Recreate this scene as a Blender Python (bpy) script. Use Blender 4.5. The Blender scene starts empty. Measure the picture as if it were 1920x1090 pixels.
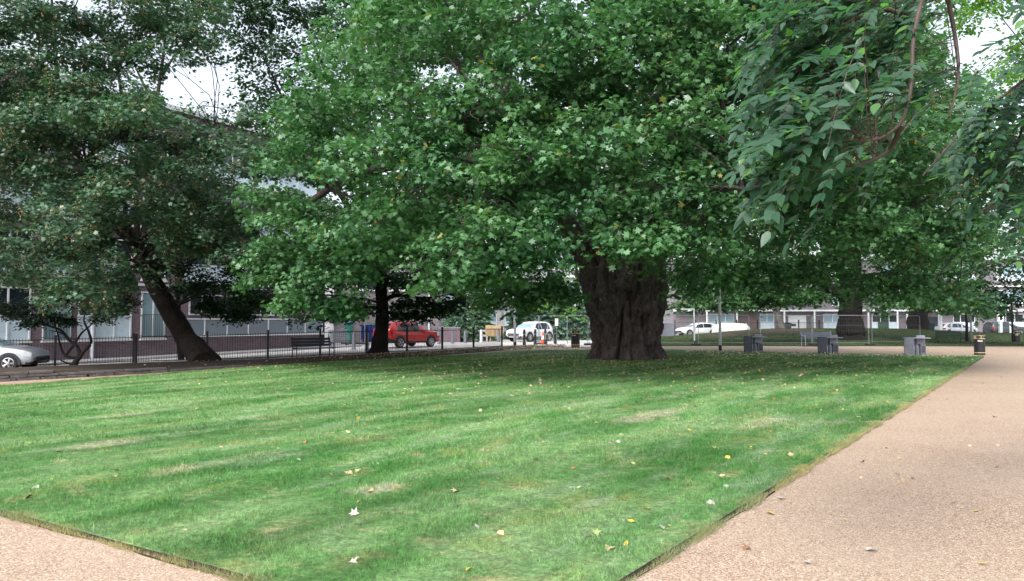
import bpy, bmesh, math, random
import numpy as np
from mathutils import Vector, Matrix, noise, Euler
random.seed(7); rng = np.random.default_rng(7)
R = math.radians
sc = bpy.context.scene
COL = sc.collection
F = 1400.0; HZ = 603.0; EYE = 1.6
PITCH = math.atan((HZ-545)/F)

def ray(px, py):
    v = Vector((px-960, 545-py, -F))
    v.rotate(Euler((math.pi/2+PITCH, 0, 0)))
    return v
def P(px, py, Y):
    "world point at depth Y seen at that picture position"
    v = ray(px, py); t = Y/v.y
    return Vector((v.x*t, Y, EYE+v.z*t))
def g(X):
    return -0.3*min(1.0, max(0.0, (-8-X)/12.0))
def G(px, py, dz=0.0):
    "point on the park ground seen at that picture position"
    v = ray(px, py); z = 0.0
    for _ in range(30):
        t = (z+dz-EYE)/v.z; z = g(v.x*t)
    return Vector((v.x*t, v.y*t, z+dz))

# ------------------------------------------------------------------ objects
def link(o): COL.objects.link(o); return o
def tag(o, label=None, cat=None, group=None, kind=None):
    if label: o['label'] = label
    if cat: o['category'] = cat
    if group: o['group'] = group
    if kind: o['kind'] = kind
    return o
def thing(name, label, cat, loc=(0, 0, 0), rz=0.0, group=None):
    o = link(bpy.data.objects.new(name, None))
    o.location = loc; o.rotation_euler = (0, 0, rz); o.empty_display_size = .3
    return tag(o, label, cat, group)
def raw_mesh(name, V, F_, m, parent=None, smooth=False, mats=None, midx=None):
    me = bpy.data.meshes.new(name)
    me.from_pydata([tuple(v) for v in V], [], F_)
    me.materials.append(m)
    if mats:
        for x in mats: me.materials.append(x)
    if midx is not None: me.polygons.foreach_set('material_index', midx)
    if smooth: me.polygons.foreach_set('use_smooth', [True]*len(me.polygons))
    me.update()
    if smooth: me.set_sharp_from_angle(angle=R(38))
    o = link(bpy.data.objects.new(name, me))
    if parent: o.parent = parent
    return o
def np_mesh(name, V, loops, lstart, ltot, m, parent=None):
    me = bpy.data.meshes.new(name)
    me.vertices.add(len(V)); me.vertices.foreach_set('co', np.ascontiguousarray(V, dtype=np.float32).ravel())
    me.loops.add(len(loops)); me.loops.foreach_set('vertex_index', loops.astype(np.int32))
    me.polygons.add(len(lstart)); me.polygons.foreach_set('loop_start', lstart.astype(np.int32))
    me.polygons.foreach_set('loop_total', ltot.astype(np.int32))
    me.materials.append(m); me.update(calc_edges=True)
    o = link(bpy.data.objects.new(name, me))
    if parent: o.parent = parent
    return o
def copy_tree(o, parent=None):
    c = o.copy(); COL.objects.link(c); c.parent = parent
    for ch in [x for x in o.children]: copy_tree(ch, c)
    return c

class MB:
    def __init__(s): s.v = []; s.f = []
    def box(s, c, d, rz=0.0, bev=0.0):
        cx, cy, cz = c; dx, dy, dz = d[0]/2, d[1]/2, d[2]/2
        ca, sa = math.cos(rz), math.sin(rz); n = len(s.v)
        if bev <= 0:
            for z in (-dz, dz):
                for x, y in ((-dx, -dy), (dx, -dy), (dx, dy), (-dx, dy)):
                    s.v.append((cx+x*ca-y*sa, cy+x*sa+y*ca, cz+z))
            s.f += [(n+3, n+2, n+1, n), (n+4, n+5, n+6, n+7), (n, n+1, n+5, n+4), (n+1, n+2, n+6, n+5), (n+2, n+3, n+7, n+6), (n+3, n, n+4, n+7)]
        else:
            b = min(bev, dx*.9, dy*.9, dz*.9)
            rings = [(-dz, b), (-dz+b, 0), (dz-b, 0), (dz, b)]
            for z, i in rings:
                x, y = dx-i, dy-i
                k = b if i == 0 else b*.4
                for a, c2 in ((-x+k, -y), (x-k, -y), (x, -y+k), (x, y-k), (x-k, y), (-x+k, y), (-x, y-k), (-x, -y+k)):
                    s.v.append((cx+a*ca-c2*sa, cy+a*sa+c2*ca, cz+z))
            for r in range(3):
                for i in range(8):
                    j = (i+1) % 8
                    s.f.append((n+r*8+i, n+r*8+j, n+r*8+8+j, n+r*8+8+i))
            s.f.append(tuple(n+i for i in range(7, -1, -1))); s.f.append(tuple(n+24+i for i in range(8)))
        return s
    def tube(s, pts, rad, k=6, cap=True):
        "tapered tube through pts; rad one radius per point or one number"
        pts = [Vector(p) for p in pts]
        if not hasattr(rad, '__len__'): rad = [rad]*len(pts)
        n = len(s.v); up = Vector((0.13, 0.21, 1)).normalized()
        for i, p in enumerate(pts):
            t = (pts[min(i+1, len(pts)-1)]-pts[max(i-1, 0)])
            if t.length < 1e-9: t = Vector((0, 0, 1))
            t.normalize()
            ref = up if abs(t.dot(up)) < .97 else Vector((1, 0, 0))
            a = t.cross(ref).normalized(); b = t.cross(a)
            for j in range(k):
                w = 2*math.pi*j/k
                s.v.append(tuple(p+(a*math.cos(w)+b*math.sin(w))*rad[i]))
        for i in range(len(pts)-1):
            for j in range(k):
                q = (j+1) % k
                s.f.append((n+i*k+j, n+(i+1)*k+j, n+(i+1)*k+q, n+i*k+q))
        if cap:
            s.f.append(tuple(n+j for j in range(k))); e = n+(len(pts)-1)*k
            s.f.append(tuple(e+j for j in range(k-1, -1, -1)))
        return s
    def lathe(s, prof, c=(0, 0, 0), k=20):
        n = len(s.v)
        for r, z in prof:
            for j in range(k):
                w = 2*math.pi*j/k; s.v.append((c[0]+r*math.cos(w), c[1]+r*math.sin(w), c[2]+z))
        for i in range(len(prof)-1):
            for j in range(k):
                q = (j+1) % k; s.f.append((n+i*k+j, n+i*k+q, n+(i+1)*k+q, n+(i+1)*k+j))
        s.f.append(tuple(n+j for j in range(k-1, -1, -1))); e = n+(len(prof)-1)*k
        s.f.append(tuple(e+j for j in range(k)))
        return s
    def quad(s, a, b, c, d):
        n = len(s.v); s.v += [tuple(a), tuple(b), tuple(c), tuple(d)]; s.f.append((n, n+1, n+2, n+3)); return s
    def poly(s, pts):
        n = len(s.v); s.v += [tuple(p) for p in pts]; s.f.append(tuple(range(n, n+len(pts)))); return s
    def build(s, name, m, parent=None, smooth=False, off=None):
        V = s.v if off is None else [(x-off[0], y-off[1], z-off[2]) for x, y, z in s.v]
        return raw_mesh(name, V, s.f, m, parent, smooth)

# ------------------------------------------------------------------ materials
class NT:
    def __init__(s, m): s.t = m.node_tree; s.n = s.t.nodes; s.l = s.t.links
    def add(s, typ, **kw):
        x = s.n.new(typ)
        for k, v in kw.items():
            if k.startswith('i_'):
                k = k[2:].replace('_', ' ')
                x.inputs[k].default_value = v
            else: setattr(x, k, v)
        return x
    def link(s, a, b): s.l.new(a, b)
    def pos(s, scale=(1, 1, 1), rz=0.0, world=True):
        if world: src = s.add('ShaderNodeNewGeometry').outputs['Position']
        else: src = s.add('ShaderNodeTexCoord').outputs['Object']
        mp = s.add('ShaderNodeMapping', vector_type='TEXTURE'); mp.inputs['Scale'].default_value = tuple(1/x for x in scale); mp.inputs['Rotation'].default_value = (0, 0, rz)
        s.link(src, mp.inputs['Vector']); return mp.outputs['Vector']
    def noise(s, vec, scale, detail=4, rough=.6):
        x = s.add('ShaderNodeTexNoise'); x.inputs['Scale'].default_value = scale
        x.inputs['Detail'].default_value = detail; x.inputs['Roughness'].default_value = rough
        s.link(vec, x.inputs['Vector']); return x.outputs['Fac']
    def ramp(s, fac, stops):
        x = s.add('ShaderNodeValToRGB'); e = x.color_ramp.elements
        while len(e) < len(stops): e.new(.5)
        for i, (p, c) in enumerate(stops): e[i].position = p; e[i].color = (*c, 1) if len(c) == 3 else c
        s.link(fac, x.inputs['Fac']); return x.outputs['Color']
    def mix(s, fac, a, b, mode='MIX'):
        x = s.add('ShaderNodeMix', data_type='RGBA', blend_type=mode)
        if isinstance(fac, (int, float)): x.inputs['Factor'].default_value = fac
        else: s.link(fac, x.inputs['Factor'])
        for v, k in ((a, 'A'), (b, 'B')):
            sk = [i for i in x.inputs if i.name == k and i.type == 'RGBA'][0]
            if isinstance(v, tuple): sk.default_value = (*v, 1)
            else: s.link(v, sk)
        return [o for o in x.outputs if o.type == 'RGBA'][0]
    def bump(s, h, strength=.3, dist=.02):
        x = s.add('ShaderNodeBump'); x.inputs['Strength'].default_value = strength; x.inputs['Distance'].default_value = dist
        s.link(h, x.inputs['Height']); return x.outputs['Normal']
def newmat(name):
    m = bpy.data.materials.new(name); m.use_nodes = True
    nt = NT(m); b = nt.n['Principled BSDF']; return m, nt, b
def mat(name, col, rough=.6, metal=0.0, var=.12, scale=6.0, bump=.0, spec=.5, coat=0.0, world=False, bs=30.0):
    m, nt, b = newmat(name)
    v = nt.pos(world=world)
    n = nt.noise(v, scale, 5)
    lo = tuple(max(0, c*(1-var*1.6)) for c in col); hi = tuple(min(1, c*(1+var)) for c in col)
    nt.link(nt.ramp(n, [(.3, lo), (.7, hi)]), b.inputs['Base Color'])
    b.inputs['Roughness'].default_value = rough; b.inputs['Metallic'].default_value = metal
    b.inputs['Specular IOR Level'].default_value = spec; b.inputs['Coat Weight'].default_value = coat
    if bump: nt.link(nt.bump(nt.noise(v, bs, 4), bump, .02), b.inputs['Normal'])
    return m
def glass_mat(name, col, rough=.08):
    m, nt, b = newmat(name)
    b.inputs['Base Color'].default_value = (*col, 1); b.inputs['Roughness'].default_value = rough
    b.inputs['Specular IOR Level'].default_value = .8
    v = nt.pos(world=True); nt.link(nt.bump(nt.noise(v, .8, 1), .08, .1), b.inputs['Normal'])
    return m
def leaf_mat(name, c1, c2, odd=(.35, .22, .03), oddp=.02, trans=.35, rough=.42, spec=.5, alt=None):
    "leaves: colour differs leaf by leaf; light passes through"
    m, nt, b = newmat(name)
    rnd = nt.add('ShaderNodeNewGeometry').outputs['Random Per Island']
    col = nt.ramp(rnd, [(0, c1), (1-oddp-.01, c2), (1-oddp, odd)])
    v = nt.pos(world=True); n = nt.noise(v, .45, 2)
    col = nt.mix(nt.ramp(n, [(.35, (0, 0, 0)), (.65, (1, 1, 1))]), col, nt.mix(.5, col, alt or (c2[0]*1.35, c2[1]*1.15, c2[2]*.7)))
    nt.link(col, b.inputs['Base Color']); b.inputs['Roughness'].default_value = rough; b.inputs['Specular IOR Level'].default_value = spec
    tr = nt.add('ShaderNodeBsdfTranslucent'); nt.link(nt.mix(1.0, col, (1.25, 1.5, .8), 'MULTIPLY'), tr.inputs['Color'])
    mx = nt.add('ShaderNodeMixShader'); mx.inputs['Fac'].default_value = trans
    nt.link(b.outputs[0], mx.inputs[1]); nt.link(tr.outputs[0], mx.inputs[2])
    nt.link(mx.outputs[0], nt.n['Material Output'].inputs['Surface'])
    return m
def bark_mat(name, c1, c2, sc_=(1, 1, .25), s=9, bump=.8):
    m, nt, b = newmat(name)
    v = nt.pos(scale=sc_); n = nt.noise(v, s, 8, .7); n2 = nt.noise(nt.pos(), 1.3, 4)
    col = nt.ramp(n, [(.35, c1), (.62, c2)])
    col = nt.mix(nt.ramp(n2, [(.4, (0, 0, 0)), (.7, (.55, .55, .55))]), col, tuple(x*1.5 for x in c2))
    nt.link(col, b.inputs['Base Color']); b.inputs['Roughness'].default_value = .9; b.inputs['Specular IOR Level'].default_value = .25
    nt.link(nt.bump(n, bump, .05), b.inputs['Normal'])
    return m
def brick_mat(name, c1, c2, mortar, ang=0.0, w=.225, h=.075):
    m, nt, b = newmat(name)
    tc = nt.add('ShaderNodeTexCoord').outputs['Object']
    sep = nt.add('ShaderNodeSeparateXYZ'); nt.link(tc, sep.inputs[0])
    ad = nt.add('ShaderNodeMath', operation='ADD'); nt.link(sep.outputs[0], ad.inputs[0]); nt.link(sep.outputs[1], ad.inputs[1])
    cb = nt.add('ShaderNodeCombineXYZ'); nt.link(ad.outputs[0], cb.inputs[0]); nt.link(sep.outputs[2], cb.inputs[1])
    br = nt.add('ShaderNodeTexBrick'); br.inputs['Scale'].default_value = 1.0
    br.inputs['Brick Width'].default_value = w; br.inputs['Row Height'].default_value = h; br.inputs['Mortar Size'].default_value = .006
    br.inputs['Color1'].default_value = (*c1, 1); br.inputs['Color2'].default_value = (*c2, 1); br.inputs['Mortar'].default_value = (*mortar, 1)
    br.inputs['Bias'].default_value = -.1
    nt.link(cb.outputs[0], br.inputs['Vector'])
    n = nt.noise(nt.pos(), .7, 5)
    col = nt.mix(nt.ramp(n, [(.35, (0, 0, 0)), (.7, (.35, .35, .35))]), br.outputs['Color'], tuple(x*.55 for x in c1))
    nt.link(col, b.inputs['Base Color']); b.inputs['Roughness'].default_value = .9
    nt.link(nt.bump(br.outputs['Fac'], -.3, .01), b.inputs['Normal'])
    return m

def soil_like(name, c1, c2, c3, s=4, bump=.6, fleck=None):
    m, nt, b = newmat(name)
    v = nt.pos(); n = nt.noise(v, s, 8, .7); n2 = nt.noise(v, s*12, 4, .7)
    col = nt.ramp(n, [(.3, c1), (.5, c2), (.72, c3)])
    col = nt.mix(.35, col, nt.ramp(n2, [(.35, tuple(x*.4 for x in c1)), (.65, c3)]))
    if fleck:
        vo = nt.add('ShaderNodeTexVoronoi'); vo.inputs['Scale'].default_value = 9; nt.link(v, vo.inputs['Vector'])
        col = nt.mix(nt.ramp(vo.outputs['Distance'], [(.10, (1, 1, 1)), (.16, (0, 0, 0))]), col, fleck)
    nt.link(col, b.inputs['Base Color']); b.inputs['Roughness'].default_value = .95; b.inputs['Specular IOR Level'].default_value = .2
    nt.link(nt.bump(n2, bump, .03), b.inputs['Normal'])
    return m
def gravel_mat(name):
    m, nt, b = newmat(name)
    v = nt.pos()
    vo = nt.add('ShaderNodeTexVoronoi'); vo.inputs['Scale'].default_value = 115; nt.link(v, vo.inputs['Vector'])
    sp = nt.add('ShaderNodeSeparateColor'); nt.link(vo.outputs['Color'], sp.inputs[0])
    col = nt.ramp(sp.outputs[0], [(0, (.10, .062, .04)), (.28, (.28, .185, .125)), (.6, (.405, .295, .205)), (.85, (.50, .385, .295)), (1, (.66, .58, .49))])
    edge = nt.ramp(vo.outputs['Distance'], [(.45, (1, 1, 1)), (.85, (.25, .22, .2))])
    col = nt.mix(.75, col, edge, 'MULTIPLY')
    n = nt.noise(v, .6, 5); col = nt.mix(nt.ramp(n, [(.3, (0, 0, 0)), (.75, (.4, .4, .4))]), col, (.43, .34, .26))
    n3 = nt.noise(v, 3.5, 6, .75); col = nt.mix(nt.ramp(n3, [(.56, (0, 0, 0)), (.8, (.28, .28, .28))]), col, (.20, .14, .10))
    nt.link(col, b.inputs['Base Color']); b.inputs['Roughness'].default_value = .7; b.inputs['Specular IOR Level'].default_value = .35
    nt.link(nt.bump(vo.outputs['Distance'], -.6, .006), b.inputs['Normal'])
    return m
WORN = [(2.25, 12.4, 3.0, .75), (3.9, 11.6, 2.2, .6), (-5.2, 9.6, 1.3, .6), (-3.4, 8.0, 1.0, .45), (-6.5, 12.5, 1.4, .5), (-1.3, 7.0, .8, .4)]
def grass_colour(nt, blade):
    "patchy mown turf: lush, dull and straw patches in bands along the mowing direction"
    A = R(54.7)
    v = nt.pos()
    band = nt.noise(nt.pos(scale=(.55, 1.9, 1), rz=A), .55, 3, .55)
    patch = nt.noise(nt.pos(scale=(.7, 1.25, 1), rz=A), 1.35, 6, .62)
    fine = nt.noise(v, 14, 4, .7)
    col = nt.ramp(band, [(.38, (.048, .165, .036)), (.50, (.095, .225, .070)), (.62, (.175, .295, .125))])
    yel = nt.ramp(patch, [(.54, (0, 0, 0)), (.70, (.85, .85, .85))])
    col = nt.mix(yel, col, (.22, .26, .09))
    dry = nt.noise(nt.pos(scale=(.9, 1.5, 1)), 2.3, 6, .65)
    col = nt.mix(nt.ramp(dry, [(.575, (0, 0, 0)), (.70, (.75, .75, .75))]), col, (.38, .33, .20))
    pale = nt.noise(nt.pos(scale=(.5, 2.2, 1), rz=A), .9, 4, .6)
    col = nt.mix(nt.ramp(pale, [(.54, (0, 0, 0)), (.70, (.5, .5, .5))]), col, (.30, .37, .27))
    mow = nt.noise(nt.pos(scale=(.07, 1.5, 1), rz=A), .8, 2, .5)
    col = nt.mix(.5, col, nt.ramp(mow, [(.42, (.36, .38, .36)), (.58, (.62, .62, .62))]), 'OVERLAY')
    for cx_, cy_, lx_, ly_ in WORN:
        mp = nt.add('ShaderNodeMapping', vector_type='TEXTURE'); mp.inputs['Location'].default_value = (cx_, cy_, 0)
        mp.inputs['Rotation'].default_value = (0, 0, A); mp.inputs['Scale'].default_value = (lx_, ly_, 1000)
        nt.link(nt.add('ShaderNodeNewGeometry').outputs['Position'], mp.inputs['Vector'])
        ln = nt.add('ShaderNodeVectorMath', operation='LENGTH'); nt.link(mp.outputs[0], ln.inputs[0])
        ad = nt.add('ShaderNodeMath', operation='ADD'); nt.link(ln.outputs['Value'], ad.inputs[0]); nt.link(nt.noise(v, 2.6, 5, .7), ad.inputs[1])
        col = nt.mix(nt.ramp(ad.outputs[0], [(.70, (.60, .60, .60)), (1.08, (0, 0, 0))]), col, (.42, .39, .28))
    col = nt.mix(.5, col, nt.ramp(fine, [(.35, (.15, .15, .15)), (.65, (.9, .9, .9))]), 'OVERLAY')
    f2 = nt.noise(v, 38, 3, .7)
    col = nt.mix(.5, col, nt.ramp(f2, [(.35, (.15, .15, .15)), (.65, (.9, .9, .9))]), 'OVERLAY')
    return col, fine
def grass_mat(name, blade=False):
    m, nt, b = newmat(name)
    col, fine = grass_colour(nt, blade)
    if blade:
        rnd = nt.add('ShaderNodeNewGeometry').outputs['Random Per Island']
        col = nt.mix(.6, col, nt.ramp(rnd, [(0, (.2, .2, .2)), (.5, (.5, .5, .5)), (.8, (.75, .75, .7)), (1, (1, .95, .85))]), 'OVERLAY')
        nt.link(col, b.inputs['Base Color']); b.inputs['Roughness'].default_value = .5; b.inputs['Specular IOR Level'].default_value = .35
        tr = nt.add('ShaderNodeBsdfTranslucent'); nt.link(nt.mix(1., col, (1.2, 1.5, .7), 'MULTIPLY'), tr.inputs['Color'])
        mx = nt.add('ShaderNodeMixShader'); mx.inputs['Fac'].default_value = .3
        nt.link(b.outputs[0], mx.inputs[1]); nt.link(tr.outputs[0], mx.inputs[2]); nt.link(mx.outputs[0], nt.n['Material Output'].inputs['Surface'])
    else:
        col = nt.mix(.25, col, (.10, .09, .045))
        nt.link(col, b.inputs['Base Color']); b.inputs['Roughness'].default_value = .9; b.inputs['Specular IOR Level'].default_value = .2
        nt.link(nt.bump(nt.noise(nt.pos(), 60, 4, .8), .8, .03), b.inputs['Normal'])
    return m

M = {}
M['bark'] = bark_mat('plane bark', (.015, .012, .0125), (.10, .080, .080), (1, 1, .4), 11, 1.0)
M['bark2'] = bark_mat('dark bark', (.006, .005, .006), (.022, .018, .018), (1, 1, .3), 10)
M['bark3'] = bark_mat('maple bark', (.012, .010, .010), (.045, .034, .030), (1, 1, .3), 8)
M['bark4'] = bark_mat('pale bark', (.10, .09, .085), (.24, .21, .20), (1, 1, .5), 6, .4)
M['twig'] = mat('brown twig', (.055, .034, .026), .7, var=.3)
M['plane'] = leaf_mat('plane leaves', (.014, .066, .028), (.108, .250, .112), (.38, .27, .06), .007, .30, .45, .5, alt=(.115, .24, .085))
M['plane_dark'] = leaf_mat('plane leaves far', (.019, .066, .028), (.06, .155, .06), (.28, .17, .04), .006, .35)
M['maple'] = leaf_mat('maple leaves', (.024, .070, .044), (.092, .172, .106), (.30, .22, .13), .03, .28, alt=(.065, .15, .075))
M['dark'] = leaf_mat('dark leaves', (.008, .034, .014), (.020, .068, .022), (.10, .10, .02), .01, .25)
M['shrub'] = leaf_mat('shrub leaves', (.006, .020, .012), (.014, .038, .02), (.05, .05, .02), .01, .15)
M['ash'] = leaf_mat('pinnate leaflets', (.018, .066, .034), (.058, .140, .078), (.11, .26, .05), .08, .50, .36, .6, alt=(.05, .12, .08))
M['spruce'] = leaf_mat('blue spruce needles', (.10, .20, .17), (.22, .36, .30), (.3, .36, .25), .05, .2)
M['fresh'] = leaf_mat('fresh leaves', (.05, .15, .02), (.11, .26, .04), (.3, .3, .04), .05, .45)
M['seed'] = leaf_mat('dry seed bunches', (.20, .135, .085), (.34, .24, .155), (.4, .3, .2), .1, .3)
M['flower'] = leaf_mat('cream flowers', (.45, .45, .2), (.6, .6, .3), (.6, .6, .4), .1, .3)
M['shade_tinted_grass'] = soil_like('turf tinted with tree shade', (.03, .05, .018), (.05, .085, .03), (.09, .11, .05), 2.5, .4)  # tree shade over the mound is put into this darker turf colour
M['grass'] = grass_mat('mown turf'); M['blade'] = grass_mat('grass blades', True)
M['straw'] = leaf_mat('dry edge grass', (.12, .19, .08), (.40, .36, .25), (.10, .20, .06), .40, .25)
M['gravel'] = gravel_mat('resin bound gravel')
M['soil'] = soil_like('bed soil', (.035, .026, .022), (.065, .05, .042), (.12, .095, .08), 3)
M['soil_edge'] = soil_like('cut turf soil', (.018, .013, .01), (.035, .026, .02), (.07, .055, .04), 9)
M['paving'] = soil_like('pale paving', (.40, .38, .37), (.52, .50, .49), (.62, .60, .59), .5, .1)
M['pavement'] = soil_like('pavement slabs', (.26, .27, .28), (.36, .37, .38), (.46, .47, .48), 1.2, .1)
M['stone'] = soil_like('edging stone', (.05, .045, .045), (.11, .10, .10), (.21, .19, .185), 5, .8)
M['black'] = mat('black painted metal', (.018, .018, .024), .45, var=.2)
M['galv'] = mat('galvanised steel', (.34, .37, .40), .4, .6, var=.15)
M['lamp_grey'] = mat('grey painted steel', (.66, .68, .74), .45, var=.1)
M['white'] = mat('white paint', (.78, .79, .80), .5, var=.06)
M['upvc'] = mat('white window frame', (.74, .77, .80), .4, var=.06)
M['conc'] = mat('grey concrete', (.22, .23, .28), .85, var=.14, scale=9, bump=.25)
M['conc_dark'] = mat('dark grey concrete', (.11, .115, .145), .85, var=.2, scale=9, bump=.2)
M['conc_pale'] = mat('pale concrete slab', (.37, .385, .45), .8, var=.12)
M['brick'] = brick_mat('purple brown brick', (.17, .115, .135), (.24, .165, .19), (.30, .28, .30))
M['brick_pale'] = brick_mat('pale brick', (.17, .15, .165), (.22, .195, .215), (.25, .24, .25))
M['brick_red'] = brick_mat('dull red brick', (.14, .105, .10), (.18, .14, .135), (.2, .19, .19))
M['render'] = mat('white render', (.46, .47, .49), .8, var=.08, scale=1)
M['roof'] = mat('roof felt', (.16, .16, .17), .8)
M['pane_dark'] = glass_mat('dark glass', (.02, .028, .035)); M['pane_blue'] = glass_mat('pale blue glass', (.24, .36, .42), .15)
M['panel'] = glass_mat('frosted panel', (.16, .20, .24), .3)
M['blind'] = mat('window blind', (.60, .72, .80), .7, var=.08, scale=2)
M['wood'] = mat('pale timber', (.50, .36, .20), .7, var=.2, scale=12)
M['wood_grey'] = mat('weathered timber', (.20, .20, .22), .8, var=.2, scale=12)
M['bench_green'] = mat('green bench paint', (.03, .065, .045), .5, var=.2)
M['bench_blue'] = mat('slate bench paint', (.075, .09, .125), .5, var=.2)
M['bench_black'] = mat('black bench slats', (.028, .034, .045), .5, var=.2)
M['gold'] = mat('gold band', (.55, .46, .24), .4, .3)
M['blue'] = mat('blue paint', (.008, .03, .22), .45, var=.15)
M['green_door'] = mat('green door', (.02, .17, .13), .5)
M['rubber'] = mat('rubber', (.015, .015, .017), .8)
M['tyre'] = mat('tyre', (.02, .02, .022), .8); M['rim'] = mat('alloy rim', (.55, .56, .6), .3, .8)
M['trim'] = mat('black plastic trim', (.03, .03, .036), .6)
M['red_paint'] = mat('red car paint', (.62, .014, .018), .3, var=.03, coat=.8)
M['white_paint'] = mat('white car paint', (.80, .81, .83), .3, var=.02, coat=.6)
M['silver_paint'] = mat('silver car paint', (.50, .53, .58), .3, .3, var=.03, coat=.6)
M['dark_paint'] = mat('dark car paint', (.04, .05, .06), .3, var=.05, coat=.6)
M['teal_paint'] = mat('teal paint', (.05, .22, .22), .35, var=.05, coat=.5)
M['lampred'] = mat('red lens', (.45, .02, .02), .2); M['lampclear'] = mat('clear lens', (.7, .72, .75), .15)
M['plate_y'] = mat('yellow plate', (.70, .52, .05), .5, var=.03); M['plate_w'] = mat('white plate', (.78, .78, .75), .5, var=.03)
M['cone'] = mat('orange cone', (.75, .10, .04), .6, var=.08)
M['tarp'] = mat('white sheeting', (.80, .80, .80), .7, var=.05, scale=2, bump=.4, bs=3)
M['ink'] = mat('black lettering', (.02, .02, .02), .6)
M['bin_grey'] = mat('bin plastic', (.10, .11, .12), .6)
for k, c in dict(yellow=(.55, .40, .06), brown=(.22, .11, .05), tan=(.48, .34, .19), pale=(.40, .37, .32), green=(.26, .34, .12), orange=(.45, .17, .04)).items():
    M['leaf_'+k] = mat('fallen leaf '+k, c, .7, var=.25, scale=20)

# ------------------------------------------------------------------ world, camera
cam = link(bpy.data.objects.new('camera', bpy.data.cameras.new('camera')))
cam.location = (0, 0, EYE); cam.rotation_euler = (math.pi/2+PITCH, 0, 0)
cam.data.sensor_width = 36; cam.data.lens = 36*F/1920; cam.data.clip_end = 2000; cam.data.clip_start = .05
sc.camera = cam
SUN_EL, SUN_AZ = 48, 212          # bearing clockwise from +Y: behind the camera, to its left
w = bpy.data.worlds.new('World'); sc.world = w; w.use_nodes = True
wt = w.node_tree; bg = wt.nodes['Background']
sky = wt.nodes.new('ShaderNodeTexSky'); sky.sky_type = 'NISHITA'; sky.sun_disc = False
sky.sun_elevation = R(SUN_EL); sky.sun_rotation = R(SUN_AZ); sky.air_density = 1.0; sky.dust_density = 4.0; sky.ozone_density = 1.0
hs = wt.nodes.new('ShaderNodeHueSaturation'); hs.inputs['Saturation'].default_value = .42
wt.links.new(sky.outputs[0], hs.inputs['Color']); wt.links.new(hs.outputs[0], bg.inputs['Color'])
bg.inputs['Strength'].default_value = .15
sl = bpy.data.lights.new('sun', 'SUN'); sl.energy = .85; sl.angle = R(26); sl.color = (1, .98, .95)
so = link(bpy.data.objects.new('sun', sl))
az = R(SUN_AZ); el = R(SUN_EL)
sd = Vector((math.sin(az)*math.cos(el), math.cos(az)*math.cos(el), math.sin(el)))
so.rotation_euler = sd.to_track_quat('Z', 'Y').to_euler(); so.location = (0, -10, 30)
sc.view_settings.view_transform = 'Standard'; sc.view_settings.look = 'None'
sc.view_settings.exposure = EXPO = 1.48; sc.view_settings.gamma = 1
sc.render.engine = 'CYCLES'
sc.cycles.max_bounces = 6; sc.cycles.diffuse_bounces = 3; sc.cycles.glossy_bounces = 2; sc.cycles.transmission_bounces = 3; sc.cycles.transparent_max_bounces = 4
sc.cycles.caustics_reflective = False; sc.cycles.caustics_refractive = False
# ------------------------------------------------------------------ ground sheets
def hull(pts):
    pts = sorted(set((round(x, 4), round(y, 4)) for x, y in pts))
    def half(ps):
        o = []
        for p in ps:
            while len(o) > 1 and (o[-1][0]-o[-2][0])*(p[1]-o[-2][1])-(o[-1][1]-o[-2][1])*(p[0]-o[-2][0]) <= 0: o.pop()
            o.append(p)
        return o
    a = half(pts); b = half(pts[::-1]); return a[:-1]+b[:-1]
def sheet(name, poly, step, zf, m, skirt=0.0, skirt_m=None, kind='structure'):
    poly = hull(poly)
    x0 = math.floor(min(p[0] for p in poly)/step)*step; x1 = math.ceil(max(p[0] for p in poly)/step)*step
    y0 = math.floor(min(p[1] for p in poly)/step)*step; y1 = math.ceil(max(p[1] for p in poly)/step)*step
    nx = int(round((x1-x0)/step)); ny = int(round((y1-y0)/step))
    bm = bmesh.new()
    vs = [[bm.verts.new((x0+i*step, y0+j*step, 0)) for i in range(nx+1)] for j in range(ny+1)]
    for j in range(ny):
        for i in range(nx): bm.faces.new((vs[j][i], vs[j][i+1], vs[j+1][i+1], vs[j+1][i]))
    n = len(poly)
    for k in range(n):
        a = Vector((*poly[k], 0)); b = Vector((*poly[(k+1) % n], 0)); d = b-a
        bmesh.ops.bisect_plane(bm, geom=bm.verts[:]+bm.edges[:]+bm.faces[:], plane_co=a, plane_no=(d.y, -d.x, 0), clear_outer=True)
    for v in bm.verts: v.co.z = zf(v.co.x, v.co.y)
    if skirt:
        be = [e for e in bm.edges if e.is_boundary]
        r = bmesh.ops.extrude_edge_only(bm, edges=be)
        for v in [x for x in r['geom'] if isinstance(x, bmesh.types.BMVert)]:
            v.co.z -= skirt
            if v.co.y < 26:
                c_ = Vector((sum(p[0] for p in poly)/n, sum(p[1] for p in poly)/n)); best = None
                for k in range(n):
                    a = Vector(poly[k]); b = Vector(poly[(k+1) % n]); d = (b-a).normalized(); nn_ = Vector((d.y, -d.x)); ds = abs((Vector(v.co[:2])-a).dot(nn_))
                    if best is None or ds < best[0]: best = (ds, nn_)
                w_ = .035+.08*noise.noise(v.co*2.3)+.05*noise.noise(v.co*7)
                v.co.x += best[1].x*w_; v.co.y += best[1].y*w_
        for f in [x for x in r['geom'] if isinstance(x, bmesh.types.BMFace)]: f.material_index = 1
    me = bpy.data.meshes.new(name); bm.to_mesh(me); bm.free()
    me.materials.append(m)
    if skirt_m: me.materials.append(skirt_m)
    o = link(bpy.data.objects.new(name, me)); o['kind'] = kind
    me.polygons.foreach_set('use_smooth', [True]*len(me.polygons))
    return o

def n2(x, y, s, seed=0.0): return noise.noise(Vector((x*s, y*s, seed)))
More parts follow.
